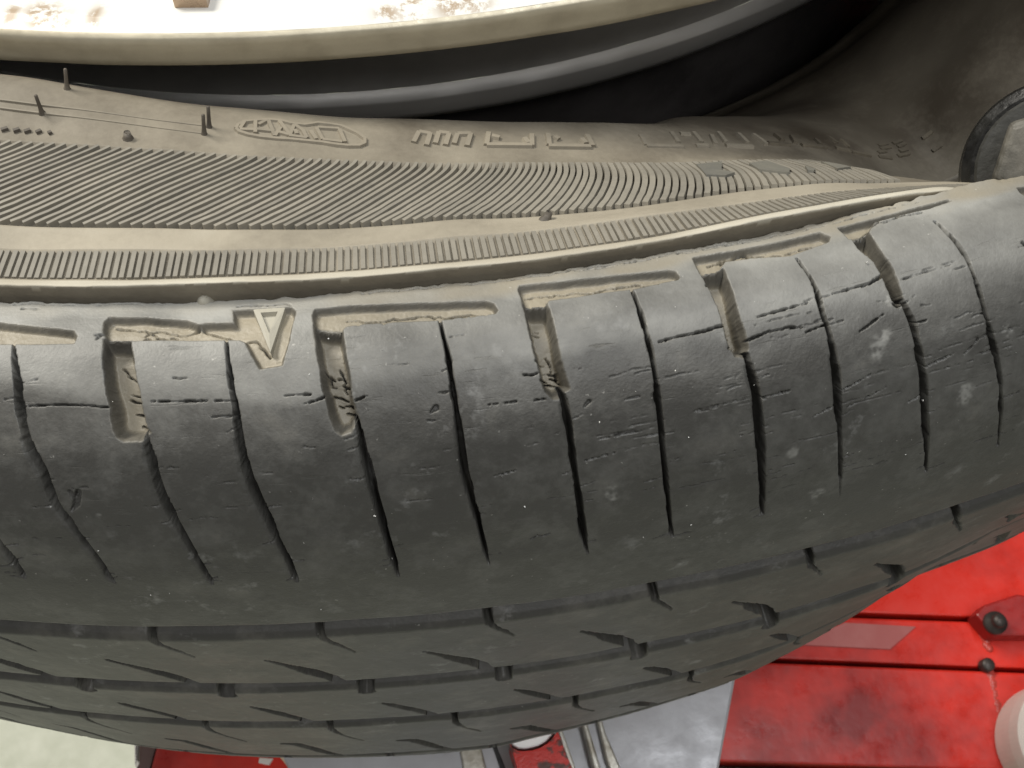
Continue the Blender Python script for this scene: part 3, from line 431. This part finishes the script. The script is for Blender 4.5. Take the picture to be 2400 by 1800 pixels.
def build_groove_floor():
    T = np.linspace(-math.pi, math.pi, 720, endpoint=False); T = np.sort(np.concatenate([T, np.linspace(-.3, .4, 500)])); z = np.linspace(.052, -.084, 60)
    base = np.interp(z, CR_P[::-1, 1], CR_P[::-1, 0]); d = crown_r(T, z)-base[:, None]
    r = np.minimum(.3135, base-.004)[:, None]+d
    P = np.stack([r*np.sin(T), -r*np.cos(T), np.broadcast_to(z[:, None], r.shape)], -1)
    return link('groove_floor', grid_mesh('groove_floor', P, {'dust_shade': np.full(r.shape, .0), 'uvm': P*1.0}, wrap=True, flip=True), M_TREAD, tyre)
build_groove_floor()

# ---------------------------------------------------------------- sidewall
def sw_point(t, r, up=0.0):
    """points on the sidewall for arrays t, r (same length), raised 'up' metres along the normal"""
    t = np.asarray(t, float); r = np.asarray(r, float); e = 2e-4
    z = np.array([sw_z([a], [b])[0, 0] for a, b in zip(t, r)])
    if np.any(up):
        zt = np.array([sw_z([a+2e-3], [b])[0, 0] for a, b in zip(t, r)]); zr = np.array([sw_z([a], [b+e])[0, 0] for a, b in zip(t, r)])
        d_r = (zr-z)/e; d_t = (zt-z)/(2e-3*r); k = 1/np.sqrt(1+d_r**2+d_t**2)
        er = np.stack([np.sin(t), -np.cos(t)], -1); et = np.stack([np.cos(t), np.sin(t)], -1)
        xy = er*r[:, None]+(-er*d_r[:, None]-et*d_t[:, None])*(k*up)[:, None]
        return np.concatenate([xy, (z+k*up)[:, None]], 1)
    return np.stack([r*np.sin(t), -r*np.cos(t), z], -1)
def build_sidewall():
    T = theta_axis(-.23, .46, .0008, -.6, .9, .006, 260); m = len(T); tw = wrap_pi(T)
    rin = np.array([.2142, .2150, .2158, .2166, .2176, .219, .2205]); rmid = np.arange(.222, .2672, .0009)
    rr = np.concatenate([rin, rmid, [.2674, .2677, .2680], np.arange(.2688, .2806, .0009), [.2807, .2810, .2813], np.arange(.2818, .2843, .0005), [.2844, .2847], np.arange(.2852, .2884, .0006), [.2885, .2888]])
    z = sw_z(tw, rr); d = np.zeros_like(rr)
    d[(rr >= .2679) & (rr <= .28075)] = -.00055; d[(rr >= .28465) & (rr <= .28855)] = -.00042; d[np.abs(rr-.2885) < 1e-5] = -.0002
    d[np.abs(rr-.2844) < 1e-5] = 0
    z = z+d[:, None]
    n = len(rr); z += (smooth_noise((n, m), (10, 30), 41)-.5)*.0003
    lipz = sw_z(tw, np.array([.2888]))[0]
    lipn = (smooth_noise((1, m), (1, 6), 42)[0]-.5)*.00012
    ex_r = [.2892, .2895, .28972, .28980, .28986, .28990, .28994, .2901, .2903]; ex_z = [.00036, .00056, .00062, .00050, .00015, -.0006, -.0017, -.0030, -.0065]
    r3 = np.concatenate([np.broadcast_to(rr[:, None], (n, m))]+[np.full((1, m), a)+lipn[None, :] for a in ex_r], 0)
    z3 = np.concatenate([z]+[(lipz+a)[None, :] for a in ex_z], 0)
    # inner skin of the bead so that the edge has thickness
    ir = np.array([.262, .245, .230, .222, .2175, .2148]); iz = sw_z(tw, ir)-np.array([.012, .012, .012, .012, .011, .008])[:, None]
    r3 = np.concatenate([np.broadcast_to(ir[:, None], (6, m)), r3], 0); z3 = np.concatenate([iz, z3], 0); N = len(r3)
    P = np.stack([r3*np.sin(T), -r3*np.cos(T), z3], -1)
    R2 = r3
    du = np.full((N, m), .46)+(smooth_noise((N, m), (14, 34), 48)-.5)*.3
    du = np.where((R2 > .2809) & (R2 < .2845), .84, du); du = np.where((R2 > .2679) & (R2 < .2808), .22, du); du = np.where((R2 > .28464) & (R2 < .28855), .55, du)
    du = np.where((R2 > .2886) & (R2 < .28981), 1.22, du); du = np.where(R2 >= .28981, .60, du)  # pale dusty lip; its highlight line is painted in as well
    du = du-.58*(1-sstep(R2, .244, .273))*sstep(tw[None, :], .0, .22)-.10*sstep(tw[None, :], .26, .36)*(1-sstep(R2, .262, .29))+.55*(1-sstep(np.abs(R2-.2163), .0004, .0016))*sstep(tw[None, :], .1, .25)-.14*(1-sstep(R2, .25, .266))  # shade of the right dip and the bead's highlight line painted into the tone
    pat = smooth_noise((N, m), (N, 26), 43); du = du+np.where((R2 > .2809) & (R2 < .2845), (pat-.5)*.75*(1-.7*sstep(tw[None, :], -.10, -.02)), 0)
    du += (smooth_noise((N, m), (9, 30), 44)-.5)*.25
    uv = P.copy()
    return link('sidewall', grid_mesh('sidewall', P, {'dust_shade': np.clip(du, 0, 1.5), 'uvm': uv}, wrap=True, flip=True), M_SIDE, tyre)
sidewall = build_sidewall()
def build_lower_sidewall():
    T = np.linspace(-math.pi, math.pi, 220, endpoint=False); p = np.array([[.3125,-.087],[.305,-.094],[.295,-.099],[.28,-.103],[.262,-.104],[.245,-.101],[.230,-.096],[.219,-.092],[.2165,-.088],[.222,-.082],[.245,-.085],[.27,-.088],[.29,-.082],[.304,-.06],[.307,0],[.300,.055],[.285,.066]])
    def rz(zz): return crown_r(T, np.array([zz]))[0]-np.interp(zz, CR_P[::-1, 1], CR_P[::-1, 0])
    r = p[:, 0][:, None]+rz(-.08)[None, :]*np.clip((.05-p[:, 1])/.13, 0, 1)[:, None]*np.clip((p[:, 0]-.21)/.09, 0, 1)[:, None]
    P = np.stack([r*np.sin(T), -r*np.cos(T), np.broadcast_to(p[:, 1][:, None], r.shape)], -1)
    o = link('sidewall', grid_mesh('lower_sidewall', P, {'dust_shade': np.full(r.shape, .6), 'uvm': P*1.0}, wrap=True, flip=True), M_SIDE, tyre); return o
build_lower_sidewall()

def strip(path_t, path_r, hw_base, hw_top, height, base=-.0006):
    """raised bar along a path on the sidewall; widths in metres, tapered at both ends"""
    t = np.asarray(path_t, float); r = np.asarray(path_r, float); k = len(t)
    du = np.gradient(t)*r; dv = np.gradient(r); L = np.hypot(du, dv); px, py = -dv/L, du/L      # perpendicular in (arc, radius)
    prof = [(-1, hw_base, base), (-1, hw_top, height), (1, hw_top, height), (1, hw_base, base)]
    rows = []
    for sg, w_, hgt in prof: rows.append(sw_point(t+sg*w_*px/r, r+sg*w_*py, np.full(k, hgt)))
    V = np.stack(rows, 1).reshape(-1, 3); F = []
    for i in range(k-1):
        for j in range(3): F.append((i*4+j, i*4+j+1, (i+1)*4+j+1, (i+1)*4+j))
    F += [(3, 2, 1, 0), tuple((k-1)*4+j for j in range(4))]
    return V, F
def rib_off(t): return float(np.interp(t, [-.2, -.13, -.01, .057, .12, .2], [.058, .053, .036, .020, .012, .007]))
def build_ribs():
    t = -.262; i = 0
    while t < .215:
        sp = float(np.interp(t, [-.17, -.08, 0, .12], [.0049, .0046, .0041, .0039])); off = rib_off(t); ex = float(np.interp(t, [-.15, .05, .12], [1.12, 1.75, 2.0]))
        w_ = np.linspace(0, 1, 15); tt = t+off*(1-(1-w_)**ex); r = .28065-w_*(.28065-.26800)
        slant = math.cos(math.atan2(off*.274, .0127)); hb = sp*.274*.5*max(slant, .35)
        wd = float(np.interp(t, [-.12, .0, .08], [.58, .66, .82])); kk = np.arange(15); ph = random.uniform(0, 6.28); r = r-.00006*np.sin(kk*2.1+ph)*(kk < 4)
        V, F = strip(tt, r, hb*(wd+.06), hb*(wd-.16)*(1+.025*np.sin(kk*1.9+ph*2)), .00034+.00004*math.sin(i*1.7), -.0009)
        link('serration_rib', soup_mesh('serration_rib', V, F), M_RIB, sidewall, smooth=False)
        t += sp; i += 1
build_ribs()
def build_knurl():
    S = Soup(); t = -.25
    while t < .27:
        a = t+.0004*np.linspace(0, 1, 5)+.0002*random.uniform(-1, 1)
        V, F = strip(a, np.linspace(.28462, .28835, 5), .00033, .00025, .00002+.00005*random.random(), -.0007); S.add(V, F); t += .00291
    o = link('knurl_band', S.mesh('knurl_band'), M_RIB, sidewall, smooth=False); o['kind'] = 'stuff'
build_knurl()
def densify(pts, step=.0016):
    o = [pts[0]]
    for a, b in zip(pts[:-1], pts[1:]):
        k = max(1, int(math.hypot((b[0]-a[0])*.26, (b[1]-a[1])*.001)/step)); o += [(a[0]+(b[0]-a[0])*i/k, a[1]+(b[1]-a[1])*i/k) for i in range(1, k+1)]
    return o
def raised(name, lines, hb, ht, height, mat=None):
    S = Soup()
    for L in lines:
        p = densify(L)
        if len(p) < 3: p = [p[0], ((p[0][0]+p[-1][0])/2, (p[0][1]+p[-1][1])/2), p[-1]]
        V, F = strip([a[0] for a in p], [a[1]*1e-3 for a in p], hb, ht, height); S.add(V, F)
    return link(name, S.mesh(name), mat or M_LET, sidewall, smooth=False)
for k, L in TXT.items():
    if k == 'oval': raised('oval_emblem', L, .00045, .0002, .00034)
    elif k.startswith('ring'): raised('moulding_line', L, .00034, .0001, .00016)
    elif k == 'dash': raised('moulded_dash', L, .0004, .0002, .0003, M_HAIR)
    elif k.startswith('ol'): raised('raised_letter', L, .00045, .00022, .00034)
    elif k in ('hair', 'patch'): pass
    else: raised('raised_letter', L, .0006, .0003, .00018 if k[0] == 'f' else .00034, M_LETD if k in ('s5', 's6', 's7') or k[0] == 'f' else M_LET)
def build_patch(pts):   # worn flat lettering over the serrations
    S = Soup(); n = len(pts); t = np.array([p[0] for p in pts]); r = np.array([p[1] for p in pts])*1e-3; c = (t.mean(), r.mean())
    V = np.concatenate([sw_point(np.r_[c[0], t], np.r_[c[1], r], np.full(n+1, .00062)), sw_point(t, r, np.full(n, -.0004))])
    S.add(V, [(0, i+1, (i+1) % n+1) for i in range(n)]+[(i+1, n+1+i, n+1+(i+1) % n, (i+1) % n+1) for i in range(n)])
    link('raised_letter', S.mesh('raised_letter'), M_SCUFF, sidewall, smooth=False)
for p in TXT['patch']: build_patch(p)
def build_hair(t, r, L, lean=(0, 0, 0), rad=.00026):
    b = sw_point([t], [r])[0]; tip = sw_point([t], [r], np.array([L]))[0]+np.array(lean); ax = Vector(tip-b)
    S = Soup(); S.lathe([(rad*2.2, -.0003), (rad*1.25, .0003), (rad, .0009), (rad*.9, ax.length*.6), (rad*.85, ax.length-.0001), (rad*.4, ax.length), (0.00001, ax.length)], b, 8, ax)
    link('vent_hair', S.mesh('vent_hair'), M_HAIR, sidewall)
for (t, r), L, ln in (((-.1765, .2627), .0029, (0, 0, 0)), ((-.1024, .2640), .0029, (0, 0, 0)), ((-.1012, .2625), .0030, (0, 0, 0)), ((-.171, .2577), .0028, (0, .0, 0)), ((-.1346, .2659), .0006, (0, 0, 0)), ((.0453, .2818), .0007, (.0003, 0, 0))):
    build_hair(t, r, L, ln, .00026 if L > .001 else .0004)

# wear mark: a raised hollow triangle in its recess, and the mould nub on the split
def sh_point(t, v, up):
    r = np.interp(v, np.r_[-2, SH_L], np.r_[SH_P[0, 0]-.0019, SH_P[:, 0]]); z = np.interp(v, np.r_[-2, SH_L], np.r_[SH_P[0, 1]-.0006, SH_P[:, 1]])
    z += pchip(G_T, np.array(G_Z)*1e-3, [t])[0]*(1-min(max(v, 0)/SH_LEN, 1))**1.3
    e = .4; r2 = np.interp(v+e, SH_L, SH_P[:, 0]); z2 = np.interp(v+e, SH_L, SH_P[:, 1]); r1 = np.interp(v, SH_L, SH_P[:, 0]); z1 = np.interp(v, SH_L, SH_P[:, 1]); l = math.hypot(r2-r1, z2-z1)+1e-9
    r += -(z2-z1)/l*up; z += (r2-r1)/l*up
    return (r*math.sin(t), -r*math.cos(t), z)
def build_mark():
    S = Soup(); o, i = TRI_O, TRI_I; c = (sum(p[0] for p in o)/3, sum(p[1] for p in o)/3); V = []
    ot = [(c[0]+(p[0]-c[0])*.93, c[1]+(p[1]-c[1])*.93) for p in o]; c2 = (sum(p[0] for p in i)/3, sum(p[1] for p in i)/3); ib = [(c2[0]+(p[0]-c2[0])*.9, c2[1]+(p[1]-c2[1])*.9) for p in i]
    for ring_, up_ in ((o, -.0011), (ot, -.00005), (i, -.00005), (ib, -.0006)): V += [sh_point(t, max(v, -1.5), up_) for t, v in ring_]
    F = [(a*3+k, a*3+(k+1) % 3, (a+1)*3+(k+1) % 3, (a+1)*3+k) for a in range(3) for k in range(3)]+[(9, 10, 11)]
    S.add(V, F); ob = link('wear_mark', S.mesh('wear_mark'), M_MARK, shoulder, smooth=False); return ob
build_mark()
def build_grit():   # pale specks of grit pressed into the worn face
    S = Soup(); r = random.Random(5)
    for k in range(48):
        t, v_ = r.uniform(-.18, .24), r.uniform(5, 45); p = Vector(sh_point(t, v_, .00006)); q = r.uniform(.00005, .00012)
        a = [p+Vector((r.uniform(-1, 1), r.uniform(-1, 1), r.uniform(-1, 1)))*q*1.4 for _ in range(4)]; S.add(a, [(0, 1, 2), (0, 2, 3), (0, 3, 1), (1, 3, 2)])
    o = link('grit', S.mesh('grit'), M_GRIT, shoulder, False); o['kind'] = 'stuff'
M_GRIT = plain('pale_grit', (.85, .84, .80), .4, 0, .1, 100)
build_grit()
def build_nub():
    S = Soup(); p = sh_point(-.0885, -1.2, .0001); S.lathe([(.0012, -.0012), (.0008, -.0001), (.00045, .00045), (.0002, .00062), (.00001, .00066)], p, 14, (0, -.1, 1)); link('mould_nub', S.mesh('mould_nub'), M_MARK, shoulder)
build_nub()

# ---------------------------------------------------------------- wheel rim
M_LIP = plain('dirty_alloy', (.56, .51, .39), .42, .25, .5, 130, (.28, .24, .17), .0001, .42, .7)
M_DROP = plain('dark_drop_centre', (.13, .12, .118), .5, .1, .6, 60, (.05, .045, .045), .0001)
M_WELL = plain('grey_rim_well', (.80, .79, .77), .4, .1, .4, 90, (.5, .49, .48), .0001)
M_LEDGE = plain('bare_metal', (.95, .94, .92), .42, .55, .2, 120, (.75, .74, .72), 0, .56, .70, None, .02)
def face_material():
    m, nt, b, new = nodes('machined_face'); co = new('ShaderNodeTexCoord').outputs['Object']
    a = new('ShaderNodeAttribute', attribute_name='scrape').outputs['Fac']
    k = mth(nt, 'MULTIPLY', a, ramp(nt, noise(nt, co, 420, 6, .75, (1, 1, 1)), .47, .56)); c = mixc(nt, k, (.72, .715, .68), (.40, .31, .22))
    nt.links.new(c, b.inputs['Base Color']); b.inputs['Roughness'].default_value = .35; b.inputs['Metallic'].default_value = .0
    return m
M_FACE = face_material()
rim = thing('wheel_rim', 'silver alloy wheel rim with scraped lip lying inside the loosened tyre', 'wheel')
RIM_M = Matrix.Translation((-.0109, -.0154, 0)) @ Matrix.Rotation(-.0191, 4, 'X') @ Matrix.Rotation(.0184, 4, 'Y')
def rim_part(name, prof, mat, wob=0.0, lo=-.9, hi=1.1, smooth=True, attr=None):
    T = np.concatenate([np.linspace(lo, hi, 700), np.linspace(hi, lo+2*math.pi, 120, endpoint=False)[1:]]); p = np.array(prof); m = len(T)
    r = np.broadcast_to(p[:, 0][:, None], (len(p), m)).copy()
    if wob: r += (smooth_noise((len(p), m), (1, 9), 77)-.5)*wob
    P = np.stack([r*np.sin(T), -r*np.cos(T), np.broadcast_to(p[:, 1][:, None], r.shape)], -1)
    A = np.array(RIM_M); P = P @ A[:3, :3].T+A[:3, 3]
    at = {'scrape': attr(T, p)} if attr else None
    return link(name, grid_mesh(name, P, at, wrap=True, flip=True), mat, rim, smooth)
def rprof(pts, k):
    o = []
    for a, b in zip(pts[:-1], pts[1:]): o += [(a[0]+(b[0]-a[0])*i/k, a[1]+(b[1]-a[1])*i/k) for i in range(k)]
    return o+[pts[-1]]
def scrape(T, p):
    A = np.zeros((len(p), len(T)))
    for t0, w_, r0, rw in ((-.157, .007, .2338, .0022), (-.150, .009, .2352, .0014), (-.128, .003, .2342, .002), (-.172, .003, .2345, .002), (.026, .005, .2354, .0014), (.040, .006, .2348, .0022), (.060, .007, .2342, .0028), (.074, .008, .2354, .0012)):
        A += np.exp(-((T[None, :]-t0)/w_)**2)*np.exp(-((p[:, 0][:, None]-r0)/rw)**2)*1.5
    return np.clip(A, 0, 1)
rim_part('rim_face', rprof([(.12, .040), (.16, .046), (.20, .0585), (.2230, .0690), (.2345, .0727), (.2368, .0724)], 14), M_FACE, attr=scrape)
rim_part('rim_flange', [(.2368, .0724), (.2373, .0723), (.23755, .0720), (.2377, .0712), (.23765, .0700), (.2377, .0686), (.2376, .0676), (.2373, .0672), (.2362, .0664), (.2330, .0652)], M_LIP, .00012)
rim_part('rim_barrel', [(.2330, .0652), (.2280, .0632), (.2200, .058), (.2120, .051), (.2046, .0405), (.2018, .0340), (.2003, .0292), (.2008, .0284), (.1999, .0276), (.1995, .0240), (.1995, .0171)], M_WELL)
rim_part('rim_ledge', [(.1995, .0171), (.2014, .01575), (.20155, .0153), (.2011, .0115), (.2002, .0090), (.1988, .0084)], M_LEDGE, .0001, smooth=False)
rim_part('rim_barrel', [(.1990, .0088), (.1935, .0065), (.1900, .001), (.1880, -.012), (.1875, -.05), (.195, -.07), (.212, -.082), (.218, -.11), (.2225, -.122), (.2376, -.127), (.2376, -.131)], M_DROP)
M_WT = plain('tan_weight', (.50, .36, .24), .3, .3, .4, 90)
def build_weight():
    S = Soup(); A = RIM_M; P = []
    for r, z in ((.2322, .0716), (.2322, .0737), (.2268, .0722), (.2268, .0700)):
        for t in np.linspace(-.0870, -.0692, 6): P.append(A @ Vector((r*math.sin(t), -r*math.cos(t), z)))
    S.add(P, [(a*6+i, a*6+i+1, (a+1)*6+i+1, (a+1)*6+i) for a in range(3) for i in range(5)]+[(0, 6, 12, 18), (23, 17, 11, 5)]); link('balance_weight', S.mesh('balance_weight'), M_WT, rim, False)
build_weight()

# ---------------------------------------------------------------- tyre changer under the wheel
M_STEEL = plain('brushed_steel', (.46, .46, .48), .42, .25, .35, 30, (.28, .27, .28), .0002, .35, .75, (1.6, .35, 1))
M_STEELL = plain('worn_steel_rail', (.60, .58, .52), .4, .5, .7, 150, (.24, .20, .14), .0002)
M_RED = plain('red_paint', (.62, .026, .014), .34, 0, .95, 14, (.17, .006, .005), .0004, .38, .66)
M_REDJ = plain('speckled_red_paint', (.62, .03, .02), .4, 0, .95, 190, (.07, .03, .02), .0003, .52, .58)
M_DARKR = plain('dark_brown_paint', (.075, .035, .03), .5, 0, .4, 60)
M_DARKRED = plain('deep_red_paint', (.30, .012, .010), .42, 0, .5, 60)
M_CREAM = plain('cream_edge', (.75, .62, .42), .5, 0, .2, 80)
M_DARK = plain('grease_black', (.02, .018, .018), .5, 0, .3, 80)
M_BOLT = plain('bolt_steel', (.06, .05, .045), .45, .5, .4, 300)
M_CAPW = plain('white_plastic', (.74, .71, .66), .4, 0, .12, 60)
M_BROWN = plain('brown_board', (.34, .17, .09), .7, 0, .3, 40)
M_TAPE = plain('worn_tape', (.33, .085, .08), .5, 0, .5, 50, (.40, .15, .14))
M_BLACK = plain('black_plastic', (.008, .008, .008), .32, 0, .5, 160, (.02, .02, .018), .0002)
M_GREYW = plain('grey_worn_plastic', (.035, .035, .032), .5, 0, .6, 160, (.012, .012, .01), .0002)
M_GREYP = plain('grey_scuffed_plastic', (.045, .042, .034), .55, 0, .4, 200, (.32, .30, .26), .0002)
M_CHALK = plain('white_scuff', (.8, .79, .74), .6, 0, .1, 200)
ch = thing('tyre_changer', 'red and steel tyre changing machine carrying the wheel from below', 'tyre changer', (0, 0, 0))
def part(name, S, mat, parent=ch, bev=0.0, smooth=False):
    o = link(name, S.mesh(name), mat, parent, smooth)
    if bev: bevel(o, bev)
    return o
def poly_part(name, p, z0, z1, mat, parent=ch, bev=.0006): S = Soup(); S.prism(p[::-1] if area(p) < 0 else p, z0, z1); return part(name, S, mat, parent, bev)
def area(p): return sum(p[i][0]*p[(i+1) % len(p)][1]-p[(i+1) % len(p)][0]*p[i][1] for i in range(len(p)))
arm = poly_part('turntable_arm', [(-.09, -.18), (-.0650, -.3032), (-.0571, -.3217), (-.048, -.345), (-.035, -.40), (.0395, -.40), (.0653, -.3359), (.0703, -.3240), (.0811, -.2971), (.125, -.18)], -.190, -.178, M_STEEL, bev=.0008)
poly_part('slot', [(-.005, -.27), (-.0038, -.27), (.0023, -.3092), (.0044, -.3164), (.0070, -.3255), (.014, -.36), (.012, -.36), (.0054, -.3253), (.0027, -.3162), (.0009, -.3090)], -.1782, -.1774, M_DARK, arm, 0)
poly_part('rail', [(-.012, -.29), (-.0035, -.29), (-.0026, -.3080), (-.0012, -.3180), (.004, -.36), (-.0055, -.36), (-.0087, -.3149), (-.0093, -.3072)], -.1778, -.1762, M_STEELL, arm)
poly_part('rail', [(.0275, -.28), (.0290, -.28), (.0308, -.3060), (.0331, -.3202), (.0355, -.3328), (.041, -.36), (.0385, -.36), (.0330, -.3325), (.0309, -.3200), (.0292, -.3059)], -.1778, -.1705, M_STEELL, arm)
poly_part('rail', [(.0310, -.28), (.0325, -.28), (.0365, -.3103), (.0395, -.3208), (.0412, -.3309), (.047, -.36), (.0435, -.36), (.0380, -.3305), (.0354, -.3178), (.0344, -.3062)], -.1778, -.1735, M_STEELL, arm)
poly_part('clamp_jaw', [(.0060, -.3118), (.0066, -.3136), (.0082, -.3147), (.0101, -.3150), (.0124, -.3150), (.0145, -.3146), (.0168, -.3137), (.0185, -.3124), (.0203, -.3106), (.0217, -.3163), (.0234, -.3224), (.0265, -.3308), (.035, -.36), (.013, -.36), (.0097, -.3289), (.0076, -.3206)], -.1778, -.150, M_REDJ, ch, .0005)
poly_part('jaw_pad', [(.0062, -.3100), (.0067, -.3126), (.0083, -.3138), (.0105, -.3142), (.0144, -.3138), (.0168, -.3128), (.0185, -.3114), (.0202, -.3094), (.019, -.300), (.0072, -.300)], -.1776, -.1530, M_LEDGE, ch, .0004)
poly_part('jaw_cheek', [(.0212, -.3080), (.0223, -.3104), (.0243, -.3194), (.0257, -.3267), (.033, -.36), (.031, -.36), (.0239, -.3264), (.0225, -.3186), (.0207, -.3095)], -.1776, -.157, M_STEELL, ch, .0004)
# second arm, red, seen at the left
poly_part('turntable_arm', [(-.122, -.27), (-.078, -.27), (-.0779, -.2938), (-.0726, -.3005), (-.0651, -.3104), (-.055, -.33), (-.06, -.36), (-.135, -.36), (-.129, -.3030), (-.1257, -.2944), (-.1234, -.2855)], -.31, -.250, M_RED, ch, .0015)
poly_part('arm_side', [(-.1317, -.27), (-.1242, -.27), (-.1245, -.2840), (-.1272, -.2937), (-.1297, -.3025), (-.136, -.36), (-.146, -.36), (-.1383, -.3015), (-.1315, -.2917)], -.31, -.255, M_DARKR, ch, .0006)
poly_part('arm_trim', [(-.1363, -.27), (-.1338, -.27), (-.1344, -.2894), (-.1295, -.2928), (-.1214, -.2984), (-.1246, -.3011), (-.1352, -.2913)], -.275, -.262, M_CAPW, ch, .0006)
poly_part('arm_edge', [(-.0790, -.28), (-.0765, -.28), (-.0761, -.2944), (-.0702, -.3021), (-.0636, -.3113), (-.055, -.325), (-.059, -.325), (-.0674, -.3109), (-.0743, -.2998), (-.0785, -.2941)], -.250, -.240, M_CREAM, ch, .0005)
poly_part('white_patch', [(-.0852, -.2955), (-.0802, -.2964), (-.0818, -.2986), (-.0857, -.2973)], -.2499, -.2491, M_CAPW, ch, 0)  # small white patch laid on top of the red arm
# red cabinet: three panels with dark joints
poly_part('cabinet_panel', [(.03, -.2132), (.1771, -.2353), (.2732, -.2498), (.55, -.2916), (.55, .12), (.03, .12)], -.43, -.4000, M_RED, ch, .0012)
poly_part('cabinet_panel', [(.03, -.2382), (.1274, -.2533), (.2809, -.2771), (.55, -.3190), (.55, -.2938), (.2725, -.2520), (.1766, -.2375), (.03, -.2154)], -.43, -.4018, M_RED, ch, .0012)
poly_part('cabinet_panel', [(.03, -.2919), (.115, -.3047), (.2335, -.3221), (.55, -.3690), (.55, -.3214), (.2801, -.2795), (.1269, -.2557), (.03, -.2406)], -.43, -.4008, M_RED, ch, .0012)
poly_part('base_board', [(.03, -.42), (.55, -.46), (.55, -.3710), (.2335, -.3241), (.115, -.3067), (.03, -.2939)], -.44, -.412, M_BROWN, ch, .001)
poly_part('cabinet_core', [(.034, -.30), (.54, -.365), (.54, .118), (.034, .118)], -.47, -.4285, M_DARK, ch, 0)
poly_part('tape_strip', [(.1941, -.2433), (.2310, -.2496), (.2142, -.2596), (.165, -.2515)], -.4017, -.4010, M_TAPE, ch, 0)
br = poly_part('bracket', [(.2585, -.2492), (.2649, -.2448), (.2835, -.2413), (.2952, -.2444), (.2911, -.2641), (.2647, -.2611)], -.402, -.388, M_DARKRED, ch, .0012)
S = Soup(); S.lathe([(.0, .0012), (.0030, .0012), (.0036, -.0006), (.0036, -.004), (.0058, -.0042), (.0060, -.0072)], (.2667, -.2549, -.381), 18); part('bolt', S, M_BOLT, br, 0, True)
S = Soup(); S.lathe([(.0, .0), (.0028, .0), (.0036, -.001), (.0036, -.006)], (.2615, -.2738, -.396), 12); part('bolt', S, M_BOLT, ch, 0, True)
S = Soup()
for (x0, y0, x1, y1), k in (((.2654, -.2507, .2662, -.2650), 9), ((.2631, -.2775, .2618, -.2969), 13)):
    for i in range(k):
        f = i/(k-1); q = random.uniform(.7, 1.25); S.lathe([(.0030*q, -.002), (.0024*q, .0001*q), (.0012*q, .0006*q), (.0001, .0008*q)], (x0+(x1-x0)*f+random.uniform(-.0007, .0007), y0+(y1-y0)*f, -.4012), 10)
part('weld_bead', S, plain('pink_weld', (.50, .06, .045), .35, 0, .6, 120, (.30, .03, .02)), ch, 0, True)
S = Soup(); S.lathe([(.0, .0015), (.009, .0015), (.0098, .0030), (.0205, .0030), (.0212, .0012), (.0218, .0012), (.0225, .0022), (.0270, .0012), (.0290, -.003), (.0297, -.012), (.0297, -.032)], (.2845, -.3167, -.372), 72)
cap = link('plastic_cap', S.mesh('plastic_cap'), M_CAPW, None, False); tag(cap, 'round white plastic cap standing on the red machine at the right', 'cap')
# black pressing roller on the right of the tyre
roll = thing('bead_roller', 'black scuffed roller of the bead pusher pressing down on the sidewall', 'roller', (.0800, -.2760, .056))
M_ax = Vector((-.56, -.38, .74)).normalized(); RC = Vector((.0797, -.2757, .0672))
def rolpart(name, S, mat, smooth=True): return link(name, S.mesh(name), mat, roll, smooth)
S = Soup(); S.lathe([(.0105, -.0085), (.0116, -.0040), (.0117, .0010), (.0110, .0034), (.0098, .0042), (.0040, .0044)], RC, 64, M_ax); rolpart('roller_body', S, M_BLACK, False)
S = Soup(); S.lathe([(.0, .0056), (.0088, .0056), (.0092, .0052), (.0092, .0030)], RC, 32, M_ax); rolpart('roller_washer', S, M_GREYW, False)
S = Soup(); S.lathe([(0, .0034), (.0062, .0034), (.0070, .0027), (.0072, -.0020)], RC+M_ax*.0075+Vector((-.0006, -.0006, .0016)), 6, M_ax); bevel(rolpart('roller_nut', S, M_GREYP, False), .0005)
# ---------------------------------------------------------------- floor
M_FLOOR = plain('pale_concrete', (.62, .64, .54), .6, 0, .5, 22, (.40, .43, .33), .0005)
S = Soup(); S.add([(-4, -4, -.85), (4, -4, -.85), (4, 4, -.85), (-4, 4, -.85)], [(0, 1, 2, 3)]); fl = link('floor', S.mesh('floor'), M_FLOOR, None, False); fl['kind'] = 'structure'
